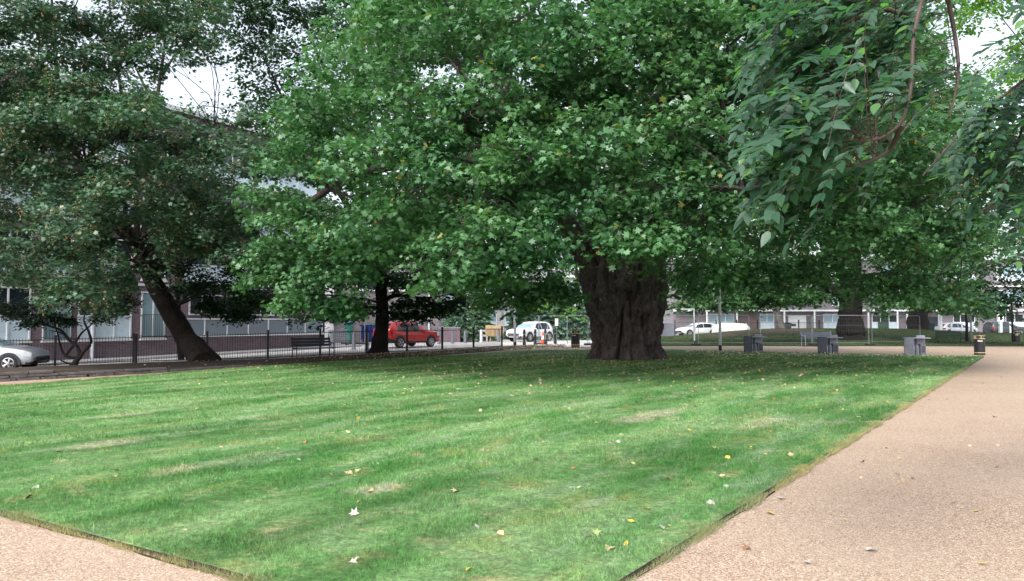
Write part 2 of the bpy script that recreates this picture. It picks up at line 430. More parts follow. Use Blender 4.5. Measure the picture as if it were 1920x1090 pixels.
# the wide ground: pale paving / road beyond the railings, out to the horizon
xs = [-700, -60, -20, -8, 0, 60, 700]; ys = [-60, 0, 100, 900]
V = [(x, y, g(x)-.012) for y in ys for x in xs]; nX = len(xs)
Fc = [(j*nX+i, j*nX+i+1, (j+1)*nX+i+1, (j+1)*nX+i) for j in range(len(ys)-1) for i in range(nX-1)]
o = raw_mesh('ground', V, Fc, M['paving']); o['kind'] = 'structure'

A_ = Vector((0.0, 3.65)); B_ = G(1845, 670); slope = Vector((B_.x-A_.x, B_.y-A_.y)).normalized()
lawn_px = [(-90, 733), (0, 727), (300, 706), (560, 690), (850, 668), (1000, 658), (1260, 657), (1845, 670)]
LAWN = [tuple(G(*p)[:2]) for p in lawn_px]+[tuple(A_)]
gl = G(0, 965); l2 = Vector((gl.x-A_.x, gl.y-A_.y)).normalized()
q = Vector((LAWN[0][0], LAWN[0][1])); LAWN.append(tuple(A_+l2*17.0))
LAWN = hull(LAWN)
# park path: everything in the park that is not turf
PATH = [(-18, 4), (-30, -8), (26, -8), (30, 20), (44, 40), (48, 47), (1.5, 47.3), (-1.5, 43.0), (-9, 31.5), (-22, 21)]
sheet('gravel_path', PATH, 2.0, lambda x, y: g(x)+.004, M['gravel'])
def lawn_z(x, y): return g(x)+.040+.012*n2(x, y, .35)+.008*n2(x, y, 1.3, 4)
sheet('lawn', LAWN, .5, lawn_z, M['grass'], skirt=.07, skirt_m=M['soil_edge'])
# strip of turf right of the path (only just outside the picture)
off = Vector((slope.y, -slope.x))*2.15
e0 = A_+off-slope*8; e1 = A_+off+slope*30
sheet('side_lawn', [tuple(e0), tuple(e1), (e1.x+9, e1.y-3), (e0.x+16, e0.y-3)], 1.0, lambda x, y: .032+.01*n2(x, y, .5), M['grass'], skirt=.06, skirt_m=M['soil_edge'])
# second lawn on its low mound
def sm(t): t = max(0, min(1, t)); return t*t*(3-2*t)
def mound(x, y):
    a = sm((y-47.5)/24)*sm((x-13.5)/14)*(1-.55*sm((x-36)/12)); b = 1-sm((y-76)/8)
    return .03+.86*a*b+.03*n2(x, y, .25, 9)*sm((y-49)/5)
MD = [(8.6, 48.3), (38, 48.0), (45, 52), (54, 70), (54, 84), (24, 84), (15, 76), (10, 60)]
sheet('far_lawn', MD, 1.0, mound, M['shade_tinted_grass'])
M['far_soil'] = soil_like('bare ground under trees', (.05, .038, .03), (.09, .07, .055), (.15, .12, .09), 2)
sheet('bare_earth', [tuple(Vector((x, y)))for x, y in ((17.5, 66), (23, 63), (28, 66), (28, 73), (19, 74))], 1.0, lambda x, y: mound(x, y)+.015, M['far_soil'])
sheet('bare_earth', [(36, 68), (42, 67), (46, 70), (44, 74), (37, 74)], 1.0, lambda x, y: mound(x, y)+.015, M['far_soil'])

# ------------------------------------------------------------------ grass blades
def in_poly(X, Y, poly, shrink=0.0):
    ok = np.ones(len(X), bool); n = len(poly)
    for k in range(n):
        ax, ay = poly[k]; bx, by = poly[(k+1) % n]; L = math.hypot(bx-ax, by-ay)
        ok &= ((bx-ax)*(Y-ay)-(by-ay)*(X-ax))/L > shrink
    return ok
def blades(name, X, Y, Z, h, wd, lean, m):
    n = len(X); a = rng.uniform(0, 2*np.pi, n); la = rng.uniform(0, 2*np.pi, n); l = rng.uniform(.1, 1, n)*lean*h
    base = np.stack([X, Y, Z], 1); dx = np.stack([np.cos(a)*wd/2, np.sin(a)*wd/2, np.zeros(n)], 1)
    tip = base+np.stack([np.cos(la)*l, np.sin(la)*l, h], 1)
    V = np.stack([base-dx, base+dx, tip], 1).reshape(-1, 3)
    return np_mesh(name, V, np.arange(n*3), np.arange(n)*3, np.full(n, 3), m)
def screen_samples(n, d0, d1, rho_pow=1.0):
    "points spread evenly over the picture: density falls with distance squared"
    u = rng.uniform(0, 1, n); D = d0*(d1/d0)**u
    an = rng.uniform(-R(37), R(37), n)
    return np.tan(an)*D, D
X, Y = screen_samples(760000, 3.4, 34)
ok = in_poly(X, Y, LAWN, .01); X = X[ok]; Y = Y[ok]
gz = np.where(X < -8, -0.3*np.clip((-8-X)/12, 0, 1), 0)+.034
sc_ = np.maximum(1, Y/6)
tuft = np.clip(.75+.5*np.sin(X*5.1+np.sin(Y*3.7)*2)*np.sin(Y*4.3+1.7*np.sin(X*2.9)), .35, 1.3)
h = rng.uniform(.022, .058, len(X))*tuft*np.minimum(sc_, 1.5)**.5
o = blades('grass_blades', X, Y, gz, h, rng.uniform(.0026, .0052, len(X))*sc_, 1.2, M['blade']); o['kind'] = 'stuff'
o['label'] = 'short green mown grass covering the big lawn'; o['category'] = 'grass'
# longer straw-coloured grass hanging over the cut edges of the lawn
ex = []; ey = []; eh = []
for k in range(len(LAWN)):
    a = np.array(LAWN[k]); b = np.array(LAWN[(k+1) % len(LAWN)]); L = np.linalg.norm(b-a)
    if min(a[1], b[1]) > 30: continue
    nn = int(L*3600); t = rng.uniform(0, 1, nn); p = a+(b-a)*t[:, None]
    nrm = np.array([b[1]-a[1], a[0]-b[0]])/L
    clump = .5+.5*np.sin(t*L*2.3+1.7*np.sin(t*L*.9))*np.sin(t*L*5.7)
    keep = rng.uniform(0, 1, nn) < .25+.75*clump
    t = t[keep]; p = p[keep]; clump = clump[keep]
    d = rng.normal(.0, .034, len(t)); d = np.minimum(d, .025+.05*clump)
    p = p+nrm*d[:, None]; ex.append(p[:, 0]); ey.append(p[:, 1]); eh.append(.5+.8*clump)
X = np.concatenate(ex); Y = np.concatenate(ey); H = np.concatenate(eh)
ok = (Y < 26) & (np.abs(X) < Y*.85+1); X = X[ok]; Y = Y[ok]; H = H[ok]
gz = np.where(X < -8, -0.3*np.clip((-8-X)/12, 0, 1), 0)+.015
o = blades('edge_grass', X, Y, gz, rng.uniform(.012, .055, len(X))*H, rng.uniform(.0025, .0045, len(X))*np.maximum(1, Y/6), 1.5, M['straw']); o['kind'] = 'stuff'
o['label'] = 'dry straw coloured grass along the cut lawn edge'; o['category'] = 'grass'
# blades on the far mound, coarse
X = rng.uniform(9, 52, 60000); Y = rng.uniform(48.3, 76, 60000); ok = in_poly(X, Y, hull(MD), .2); X = X[ok]; Y = Y[ok]
Z = np.array([mound(a, b) for a, b in zip(X, Y)])-.005
o = blades('mound_grass', X, Y, Z, rng.uniform(.03, .09, len(X)), rng.uniform(.02, .035, len(X)), 1.0, M['shade_tinted_grass']); o['kind'] = 'stuff'
o['label'] = 'coarse green grass on the low mound behind the far path'; o['category'] = 'grass'

# ------------------------------------------------------------------ planting bed by the railings, with stone edging
near_px = [(-110, 722, .30), (0, 716, .29), (90, 711, .26), (180, 706, .20), (300, 699, .10), (450, 689, .06), (600, 680, .045), (760, 671, .04), (850, 664.5, .04), (960, 656, .03), (1060, 653, .025)]
NEAR = []
for px, py, hh in near_px:
    p = G(px, py); NEAR.append(Vector((p.x, p.y, p.z+hh)))
fence_px = [(-100, 697), (103, 688), (250, 682), (388, 678), (502, 675), (600, 670), (687, 665.5), (763, 661.5), (829, 658.5), (888, 655), (941, 651.5)]
FEN = [G(*p) for p in fence_px]
far = [p.copy() for p in FEN]
# bed strip between NEAR and the fence line
def along(line, t):
    L = [0]
    for i in range(1, len(line)): L.append(L[-1]+(line[i]-line[i-1]).length)
    s = t*L[-1]
    for i in range(1, len(line)):
        if s <= L[i]+1e-9: return line[i-1].lerp(line[i], (s-L[i-1])/max(1e-9, L[i]-L[i-1]))
    return line[-1].copy()
farl = far+[G(1000, 648.5), G(1060, 649)]
V = []; NU, NV = 120, 12
for i in range(NU+1):
    fade = min(1, (1-i/NU)/.3); a = along(NEAR, i/NU); a.z = g(a.x)+(a.z-g(a.x))*(fade if i/NU > .7 else 1); b = along(farl, i/NU); b = b+Vector((-.10, .17, 0)); b.z = g(b.x)+.02
    for j in range(NV+1):
        t = j/NV; p = a.lerp(b, t); bumpz = .10*math.sin(math.pi*t)+.05*n2(p.x, p.y, .9, 3)*math.sin(math.pi*min(1, t*1.2+.05))
        V.append((p.x, p.y, p.z+bumpz*.7*fade-(.02*(1-fade))))
Fc = [(i*(NV+1)+j, (i+1)*(NV+1)+j, (i+1)*(NV+1)+j+1, i*(NV+1)+j+1) for i in range(NU) for j in range(NV)]
nb = len(V)
for i in range(NU+1):
    a = along(NEAR, i/NU); V.append((a.x+.02, a.y-.05, g(a.x)-.03))
for i in range(NU): Fc.append((i*(NV+1), nb+i, nb+i+1, (i+1)*(NV+1)))
o = raw_mesh('planting_bed', V, Fc, M['soil'], smooth=True); o['kind'] = 'structure'
# low edging of stacked flat stones
er = thing('stone_edging', 'low edging wall of stacked dark flat stones along the bed on the left', 'low wall', NEAR[1]-Vector((0, 0, .29)))
mb = MB(); base = er.location
for i in range(5):
    a, b = NEAR[i], NEAR[i+1]; L = (b-a).length; d = (b-a).normalized(); rz = math.atan2(d.y, d.x)
    for course in range((3, 3, 2, 2, 1)[i]):
        s = -.1*course
        while s < L-.02:
            w_ = random.uniform(.25, .6); hh = random.uniform(.07, .095)
            p = a.lerp(b, min(1, (s+w_/2)/L)); gz_ = g(p.x)
            mb.box((p.x+random.uniform(-.02, .02), p.y+random.uniform(-.03, .01)-.04, gz_+.045+course*.092), (w_*.97, .26, hh), rz+random.uniform(-.04, .04), .012)
            s += w_
mb.build('stonework', M['stone'], er, off=base)

# ------------------------------------------------------------------ black railings
fr = thing('railings', 'black vertical bar railings with square posts along the left side of the park', 'fence', FEN[0])
off0 = fr.location
FH = 1.2
for i in range(len(FEN)):
    p = FEN[i]; mb = MB(); mb.box((p.x, p.y, p.z+.62), (.09, .09, 1.3), .4, .01); mb.box((p.x, p.y, p.z+1.285), (.11, .11, .035), .4, .012)
    mb.build('post', M['black'], fr, off=off0)
p = G(255, 681.7); MB().box((p.x, p.y, p.z+.62), (.09, .09, 1.3), .4, .01).build('post', M['black'], fr, off=off0)
for i in range(len(FEN)-1):
    a, b = FEN[i], FEN[i+1]; L = (b-a).length; n = int(L/.105); mb = MB(); mr = MB()
    d = (b-a)/L; rz = math.atan2(d.y, d.x)
    for k in range(1, n):
        p = a.lerp(b, k/n); mb.tube([(p.x, p.y, p.z+.06), (p.x, p.y, p.z+FH)], .0085, 5)
    for zz in (.10, 1.12):
        mr.tube([(a.x, a.y, a.z+zz), (b.x, b.y, b.z+zz)], .016, 4)
    mb.build('bars', M['black'], fr, off=off0); mr.build('rail', M['black'], fr, off=off0)
# ------------------------------------------------------------------ leaves
def tmpl_plane():
    r = [(0, 1.0, -.10), (.17, .50, .02), (.62, .62, -.10), (.40, .14, .02), (.62, -.20, -.12), (0, -.28, 0)]
    l = [(-x, y, z) for x, y, z in r[1:5]]
    V = np.array(r+l, float)          # 0 tip .. 5 base, 6..9 left lobes
    return V, [[0, 1, 2, 3, 4, 5], [0, 5, 9, 8, 7, 6]][:1]+[[5, 9, 8, 7, 6, 0]]
def tmpl_simple():
    V = np.array([(0, .9, -.1), (.5, .35, .06), (.35, -.35, 0), (-.35, -.35, 0), (-.5, .35, .06)], float)
    return V, [[0, 4, 3, 2, 1]]
def tmpl_far():
    V = np.array([(0, .9, -.05), (.55, .1, .1), (0, -.6, 0), (-.55, .1, .1)], float)
    return V, [[0, 3, 2, 1]]
def tmpl_lance():
    V = np.array([(0, 1, -.12), (.19, .60, .0), (.26, .27, .02), (.15, .02, .02), (0, -.08, 0), (-.15, .02, .02), (-.26, .27, .02), (-.19, .60, 0), (0, .3, -.05)], float)
    return V, [[0, 8, 1], [8, 2, 1], [8, 4, 3, 2], [0, 7, 8], [8, 7, 6], [8, 6, 5, 4]]
def tmpl_needle():
    V = np.array([(0, 1, 0), (.07, 0, 0), (-.07, 0, 0)], float); return V, [[0, 2, 1]]
TM = {'plane': tmpl_plane(), 'simple': tmpl_simple(), 'far': tmpl_far(), 'lance': tmpl_lance(), 'needle': tmpl_needle()}
def leaves(name, pos, nrm, tip, size, kind, m, parent, off):
    "one mesh of many leaves: positions, normals, tip directions, sizes"
    T, polys = TM[kind]; n = len(pos)
    nrm = nrm/np.linalg.norm(nrm, axis=1, keepdims=True)
    tip = tip-nrm*(tip*nrm).sum(1, keepdims=True); tip /= np.linalg.norm(tip, axis=1, keepdims=True)+1e-9
    sx = np.cross(tip, nrm)
    curl = rng.uniform(-.5, 1.6, n)
    V = (pos[:, None, :]+size[:, None, None]*(T[None, :, 0, None]*sx[:, None, :]+T[None, :, 1, None]*tip[:, None, :]+(T[None, :, 2]*curl[:, None])[:, :, None]*nrm[:, None, :]))
    V = V.reshape(-1, 3)-np.array(off); k = len(T)
    fl = np.concatenate([np.array(p) for p in polys]); lens = np.array([len(p) for p in polys])
    loops = (np.arange(n)[:, None]*k+fl[None, :]).ravel(); tot = np.tile(lens, n); start = np.concatenate([[0], np.cumsum(tot)[:-1]])
    return np_mesh(name, V, loops, start, tot, m, parent)
def lobe_leaves(lobes, sprays, per, size, spread=.22, up=.9, out=.6, rnd=.6, droop=.4, hollow=.55, jitter=.35):
    """lobes: (x,y,z,rx,rz, density). Leaves gather in sprays near each lobe's skin."""
    PP = []; NN = []; TT = []; SS = []
    for lb in lobes:
        x, y, z, rx, rz = lb[:5]; dn = lb[5] if len(lb) > 5 else 1.0; sz = lb[6] if len(lb) > 6 else 1.0
        ns = max(3, int(sprays*dn)); u = rng.normal(size=(ns, 3)); u /= np.linalg.norm(u, axis=1, keepdims=True)
        u[:, 2] = np.where(u[:, 2] < -.35, -u[:, 2]*rng.uniform(0, 1, ns), u[:, 2])
        rr = rng.uniform(hollow, 1.08, ns)[:, None]
        c = np.array([x, y, z])+u*rr*np.array([rx, rx, rz])
        c[:, 2] -= .18*rx*(np.hypot(u[:, 0], u[:, 1])**2)*rng.uniform(0, 1.6, ns)      # ends hang down
        m = per; q = np.repeat(c, m, 0); uu = np.repeat(u, m, 0); nq = len(q)
        d = rng.normal(size=(nq, 3))*spread*np.array([1, 1, .45]); d[:, 2] -= .35*np.hypot(d[:, 0], d[:, 1])
        q = q+d; o = uu*np.array([1, 1, .5])
        nr = o*out+np.array([0, 0, up])+rng.normal(size=(nq, 3))*rnd*.7
        tp = o*.8+d/(spread+1e-6)*.4+np.array([0, 0, -droop])+rng.normal(size=(nq, 3))*.5
        PP.append(q); NN.append(nr); TT.append(tp); SS.append(rng.uniform(1-jitter, 1+jitter*.6, nq)*size*sz/1.3)
    return np.concatenate(PP), np.concatenate(NN), np.concatenate(TT), np.concatenate(SS)
def curve_pts(a, b, n=6, sag=.0, wob=.12):
    a = Vector(a); b = Vector(b); L = (b-a).length; pts = []
    ph = [random.uniform(0, 6.28) for _ in range(4)]
    for i in range(n+1):
        t = i/n; p = a.lerp(b, t); e = math.sin(math.pi*t)
        p += Vector((math.sin(3.1*t+ph[0])*e, math.sin(2.7*t+ph[1])*e, math.sin(2.3*t+ph[2])*e*.5))*wob*L*.5
        p.z += sag*L*e; pts.append(p)
    return pts
def limb_to_lobes(mb, limbs, lobes, r0=.05, frac=1.0, twigs=2, rs=.03, zmin=2.6):
    "from the nearest limb point a curved branch into every lobe, then twigs"
    z0 = limbs[0][0][0].z+zmin; pool = [(p, r) for pts, rad in limbs for p, r in zip(pts[1:], rad[1:]) if p.z > z0]
    for lb in lobes:
        if random.random() > frac: continue
        c = Vector(lb[:3]); best = min(pool, key=lambda q: (q[0]-c).length+.5*max(0, q[0].z-c.z))
        r = min(best[1]*.6, r0+.008*(best[0]-c).length)
        pts = curve_pts(best[0], c, 5, .10, .16)
        mb.tube(pts, [r*(1-.75*i/5)+.006 for i in range(6)], 5)
        for _ in range(twigs):
            e = c+Vector((random.uniform(-1, 1)*lb[3], random.uniform(-1, 1)*lb[3], random.uniform(-.6, .6)*lb[4]))
            mb.tube(curve_pts(pts[random.choice((3, 4))], e, 4, .06, .2), [rs*.6, rs*.5, rs*.35, rs*.25, rs*.15], 4)

def trunk_mesh(prof, c, k=60, nz=60, amp=.12, freq=1.6, flute=.06, flare=.25, lean=(0, 0), burl=0.0, seed=0.0):
    "prof: (z, rx, ry, dx, dy) rows; returns V, F with gnarled displacement"
    H = prof[-1][0]; V = []; Fc = []
    def at(z):
        for a, b in zip(prof, prof[1:]):
            if z <= b[0]+1e-9:
                t = (z-a[0])/(b[0]-a[0]); t = t*t*(3-2*t); return [a[i]+(b[i]-a[i])*t for i in range(1, 5)]
        return prof[-1][1:]
    for i in range(nz+1):
        z = -.25+(H+.25)*i/nz; rx, ry, dx, dy = at(max(0, z)); zz = max(0, z)/max(.01, H)
        for j in range(k):
            w = 2*math.pi*j/k; cx, sy = math.cos(w), math.sin(w)
            fl = sum(math.sin(w*m_+ph_+z*.25)*a_ for m_, ph_, a_ in ((5, seed, 1), (8, seed*2+1, .8), (13, seed+2, .6), (3, seed+4, .7)))
            root = flare*math.exp(-max(0, z)/.45)*(1+.6*math.sin(w*7+seed)+.35*math.sin(w*11+1))
            q = Vector((cx*freq, sy*freq, z*freq*.42+seed))
            d = amp*noise.noise(q)+amp*.55*noise.noise(q*2.4)+amp*.38*noise.noise(q*5.5)
            if burl:
                b_ = noise.voronoi(Vector((cx*1.9, sy*1.9, z*1.25+seed)))[0][0]
                d += burl*max(0, .5-b_)*1.4
            s = 1+(flute*fl*(.5+.5*math.exp(-z/2)))
            if burl:       # deep vertical fissures, ribs and knobs of the old bole
                cr = noise.noise(Vector((cx*1.5+5, sy*1.5, z*.16+seed))); d -= .34*max(0, 1-abs(cr)*7)**1.3
                cr = noise.noise(Vector((cx*3.1+9, sy*3.1, z*.32+seed+4))); d -= .17*max(0, 1-abs(cr)*5)
                kn = noise.noise(Vector((cx*2.6, sy*2.6, z*1.5+seed+8))); d += .26*max(0, kn-.12)*min(1, z/1.2+.2)
                d += .07*noise.noise(Vector((cx*14, sy*14, z*3.2)))+.05*noise.noise(Vector((cx*26, sy*26, z*8)))
            V.append((c[0]+dx+lean[0]*z+cx*(rx*s+root+d), c[1]+dy+lean[1]*z+sy*(ry*s+root+d), c[2]+z))
    for i in range(nz):
        for j in range(k):
            q_ = (j+1) % k; Fc.append((i*k+j, i*k+q_, (i+1)*k+q_, (i+1)*k+j))
    Fc.append(tuple(nz*k+j for j in range(k)))
    return V, Fc
def merged(parts):
    V = []; Fc = []
    for v, f in parts:
        n = len(V); V += list(v); Fc += [tuple(i+n for i in q) for q in f]
    return V, Fc
def offv(V, o): return [(x-o[0], y-o[1], z-o[2]) for x, y, z in V]

# ------------------------------------------------------------------ the huge plane tree
tb = G(1181, 677.5); TX, TY = tb.x, tb.y+1.2
root = thing('plane_tree', 'huge plane tree with a very thick gnarled dark trunk on the lawn', 'tree', (TX, TY, .02))
S = TY/F
prof = [(0, 1.38, 1.35, -.02, 0), (.6, 1.32, 1.3, -.01, 0), (1.4, 1.40, 1.35, .02, 0), (2.3, 1.62, 1.5, .03, 0), (3.1, 1.74, 1.6, -.02, 0), (3.7, 1.74, 1.6, -.05, 0), (4.3, 1.55, 1.45, -.05, 0), (5.0, 1.0, 1.0, -.05, 0)]
tv, tf = trunk_mesh(prof, (TX, TY, 0), 320, 190, .16, 1.7, .050, .26, burl=.22, seed=3.3)
o = raw_mesh('trunk', offv(tv, root.location), tf, M['bark'], root, True)
C0 = Vector((TX, TY, 0))
limbs = []
def L3(x, y, z): return C0+Vector((x, y, z))
spec = [  # waypoints relative to the trunk
    [(-1.25, -.3, 3.3), (-1.9, -.6, 4.6), (-2.8, -1.0, 6.0), (-4.6, -2, 7.4), (-7.5, -4, 7.6), (-10.5, -6, 6.4), (-12.5, -7, 4.6)],
    [(-.3, -.5, 4.1), (-.3, -.8, 5.6), (-.2, -1.6, 7.4), (0, -4, 9.0), (.6, -8, 9.0), (.8, -11.5, 7.2), (.8, -13.5, 4.8)],
    [(.1, .1, 4.2), (.1, .1, 6), (.4, .4, 9), (-.2, .5, 12), (0, 0, 16)],
    [(1.1, -.2, 3.8), (1.5, -.6, 5.2), (2.6, -1.6, 6.8), (5, -4, 8), (8, -7, 7.6), (10.5, -9, 5.6)],
    [(1.3, .5, 3.6), (2, 1, 5), (4, 1.5, 6.4), (7, 1.8, 7.2), (10.5, 1.5, 6.2), (12.8, 1, 4.2)],
    [(-.9, .7, 3.8), (-1.5, 1.6, 5.5), (-3.5, 4, 7.5), (-6, 8, 8.2), (-8, 11, 6.4)],
    [(.8, .9, 3.9), (1.6, 2.4, 5.6), (3.4, 5, 7.2), (5.5, 9, 7), (6.5, 12, 5)],
    [(-.8, -.8, 4), (-1.7, -1.8, 6), (-3.2, -4.5, 8.2), (-5, -8.5, 8.4), (-6.5, -11.5, 6)],
    [(-.7, 0, 4.2), (-1.4, .2, 7), (-3, 0, 10), (-6, -1, 12), (-9, -2, 12)],
    [(.8, 0, 4.2), (1.5, -.2, 7), (3.5, -1, 10.3), (6.5, -1.5, 12), (9, -2, 11.5)],
]
lr = [.55, .62, .42, .56, .42, .42, .42, .46, .36, .36]
mb = MB()
for wp, r0 in zip(spec, lr):
    ctrl = [L3(*p) for p in wp]; pts = []
    for i in range(len(ctrl)-1):
        a, b = ctrl[i], ctrl[i+1]; pa = ctrl[max(0, i-1)]; nb = ctrl[min(len(ctrl)-1, i+2)]
        for s_ in range(5):
            t = s_/5; p = .5*((2*a)+(b-pa)*t+(2*pa-5*a+4*b-nb)*t*t+(3*a-pa-3*b+nb)*t*t*t); pts.append(p)
    pts.append(ctrl[-1]); n = len(pts)
    rad = [r0*(1-i/n)**.9*(1+.08*math.sin(i*1.9))*.85+.03 for i in range(n)]
    mb.tube(pts, rad, 12); limbs.append((pts, rad))
# crown: lobes over a dome, lower skin, hanging rim
lobes = []
RL, RRt, RF, RB = 15.0, 13.2, 14.3, 12.5
def crown_r(th):
    c, s_ = math.cos(th), math.sin(th)
    rx = RRt if c > 0 else RL; ry = RB if s_ > 0 else RF
    return 1/math.sqrt((c/rx)**2+(s_/ry)**2)
def rim_bottom(th):
    z = 2.55+.45*math.sin(th*3+1)+.3*math.sin(th*7)
    f = math.cos(th+math.pi/2)          # 1 towards the camera
    z += .75*max(0, f)**2
    z -= .35*max(0, -math.cos(th))
    return z
k = 0; tries = 0
while k < 330 and tries < 20000:
    tries += 1
    th = random.uniform(0, 2*math.pi); rf = math.sqrt(random.uniform(.03, 1)); RR_ = crown_r(th)
    r = rf*(RR_-1.1); top = 3.6+14.0*math.sqrt(max(0, 1-rf**2.4)); bot = rim_bottom(th)+.9+(1-rf)**.8*5.2
    mode = random.random()
    if mode < .60: z = max(bot, top-random.uniform(0, 1.6))
    elif mode < .86: z = bot+random.uniform(0, .8)
    else: z = random.uniform(bot, max(bot, top))
    if z > 15.5: continue
    rx = random.uniform(1.15, 1.95)*(1.1 if z > 9 else 1); c = (TX+r*math.cos(th), TY+r*math.sin(th), z)
    if any((Vector(c)-Vector(l[:3])).length < 1.12 for l in lobes): continue
    vis = 1.0 if math.sin(th) < .35 else .72
    lobes.append((*c, rx, rx*random.uniform(.38, .58), vis*(.8 if z > 12 else 1), 1.0)); k += 1
# the tips of the low branches that the photograph shows in front of the trunk and at the left rim
for px, py, Y_, r in ((1130, 455, 17.5, .8), (1215, 440, 17.5, .8), (1180, 400, 18, 1.1), (1290, 470, 19, 1.3), (1085, 380, 18, 1.2), (1330, 520, 22, 1.2), (1420, 530, 24, 1.3), (1545, 520, 24, 1.4),
                      (1640, 540, 24, 1.4), (1740, 545, 24, 1.4), (1500, 450, 21, 1.5), (1650, 430, 21, 1.6), (1760, 450, 23, 1.5), (1350, 400, 18.5, 1.4), (1240, 330, 18, 1.4), (1800, 570, 26, 1.0),
                      (520, 480, 23.5, 1.2), (570, 560, 22.5, .8), (620, 520, 22, 1.3), (510, 380, 23, 1.2), (580, 300, 22, 1.5), (500, 520, 24, .8), (690, 440, 20, 1.4), (560, 420, 22, 1.4), (600, 220, 22, 1.4),
                      (880, 470, 18, 1.4), (950, 430, 17.5, 1.3), (850, 520, 19, .9), (920, 510, 18.5, 1.0), (1010, 470, 18, 1.0), (780, 380, 19, 1.5), (700, 300, 19, 1.6), (860, 330, 18, 1.5), (650, 130, 21, 1.5),
                      (760, 180, 19, 1.6), (900, 200, 18, 1.6), (1000, 300, 17.5, 1.4), (1120, 260, 17.3, 1.4), (740, 60, 19, 1.5), (1100, 90, 17.5, 1.4), (1300, 230, 17.5, 1.4), (1620, 250, 20, 1.6), (1780, 330, 22, 1.5),
                      (1740, 180, 22, 1.6), (950, 560, 22, .9), (1030, 540, 22, .9), (640, 575, 22.5, .6), (1250, 20, 17.5, 1.4), (1180, 60, 18, 1.4), (1350, 60, 18, 1.4), (1400, 10, 20, 1.5), (1320, 130, 18, 1.3), (1450, 110, 20, 1.5), (1220, 140, 18, 1.3), (1000, 20, 18, 1.4), (1060, -30, 18.5, 1.4), (1300, -40, 18.5, 1.5), (900, 60, 18.5, 1.4), (820, -20, 19, 1.4), (980, 120, 18, 1.2), (1500, 200, 21, 1.5), (1540, 60, 22, 1.6), (1400, 180, 19.5, 1.3), (1650, 100, 23, 1.6), (1180, -60, 18.5, 1.5), (1100, 170, 20, 1.4), (1400, 300, 19, 1.3), (800, 260, 18.5, 1.2)):
    p = P(px, py, Y_); lobes.append((p.x, p.y, p.z, r, r*.62, 1.0, 1.0))
def proj(p):
    v = Vector(p)-Vector((0, 0, EYE)); v.rotate(Euler((-math.pi/2-PITCH, 0, 0)))
    return (960+F*v.x/-v.z, 545-F*v.y/-v.z) if v.z < -.1 else (-9999, -9999)
def keep_lobe(l):
    x, y = proj(l[:3])
    if 1020 < x < 1110 and 395 < y < 530 and l[1] < 33: return False
    return True
lobes = [l for l in lobes if keep_lobe(l)]
limb_to_lobes(mb, limbs, lobes, .045, .9, 2, zmin=0)
mb.build('branches', M['bark'], root, True, off=root.location)
pos, nr, tp, sz = lobe_leaves(lobes, 42, 28, .146, .20, hollow=.62, jitter=.5, out=.30, up=.85, rnd=.75)
def thin(pos, poly, prob, ymax=1e9):
    "prune foliage so the limb behind it stays in view"
    q = np.array([proj(p) for p in pos]); poly = hull(poly)
    ok = in_poly(q[:, 0], -q[:, 1], hull([(x, -y) for x, y in poly])) & (pos[:, 1] < ymax) & (rng.uniform(0, 1, len(pos)) < prob)
    return ~ok
k_ = thin(pos, [(1040, 405), (1080, 395), (1140, 480), (1140, 530), (1095, 530), (1050, 450)], .82, TY+.5)
pos, nr, tp, sz = pos[k_], nr[k_], tp[k_], sz[k_]
leaves('crown', pos, nr, tp, sz, 'plane', M['plane'], root, root.location)
PLANE_LEAVES = len(pos)

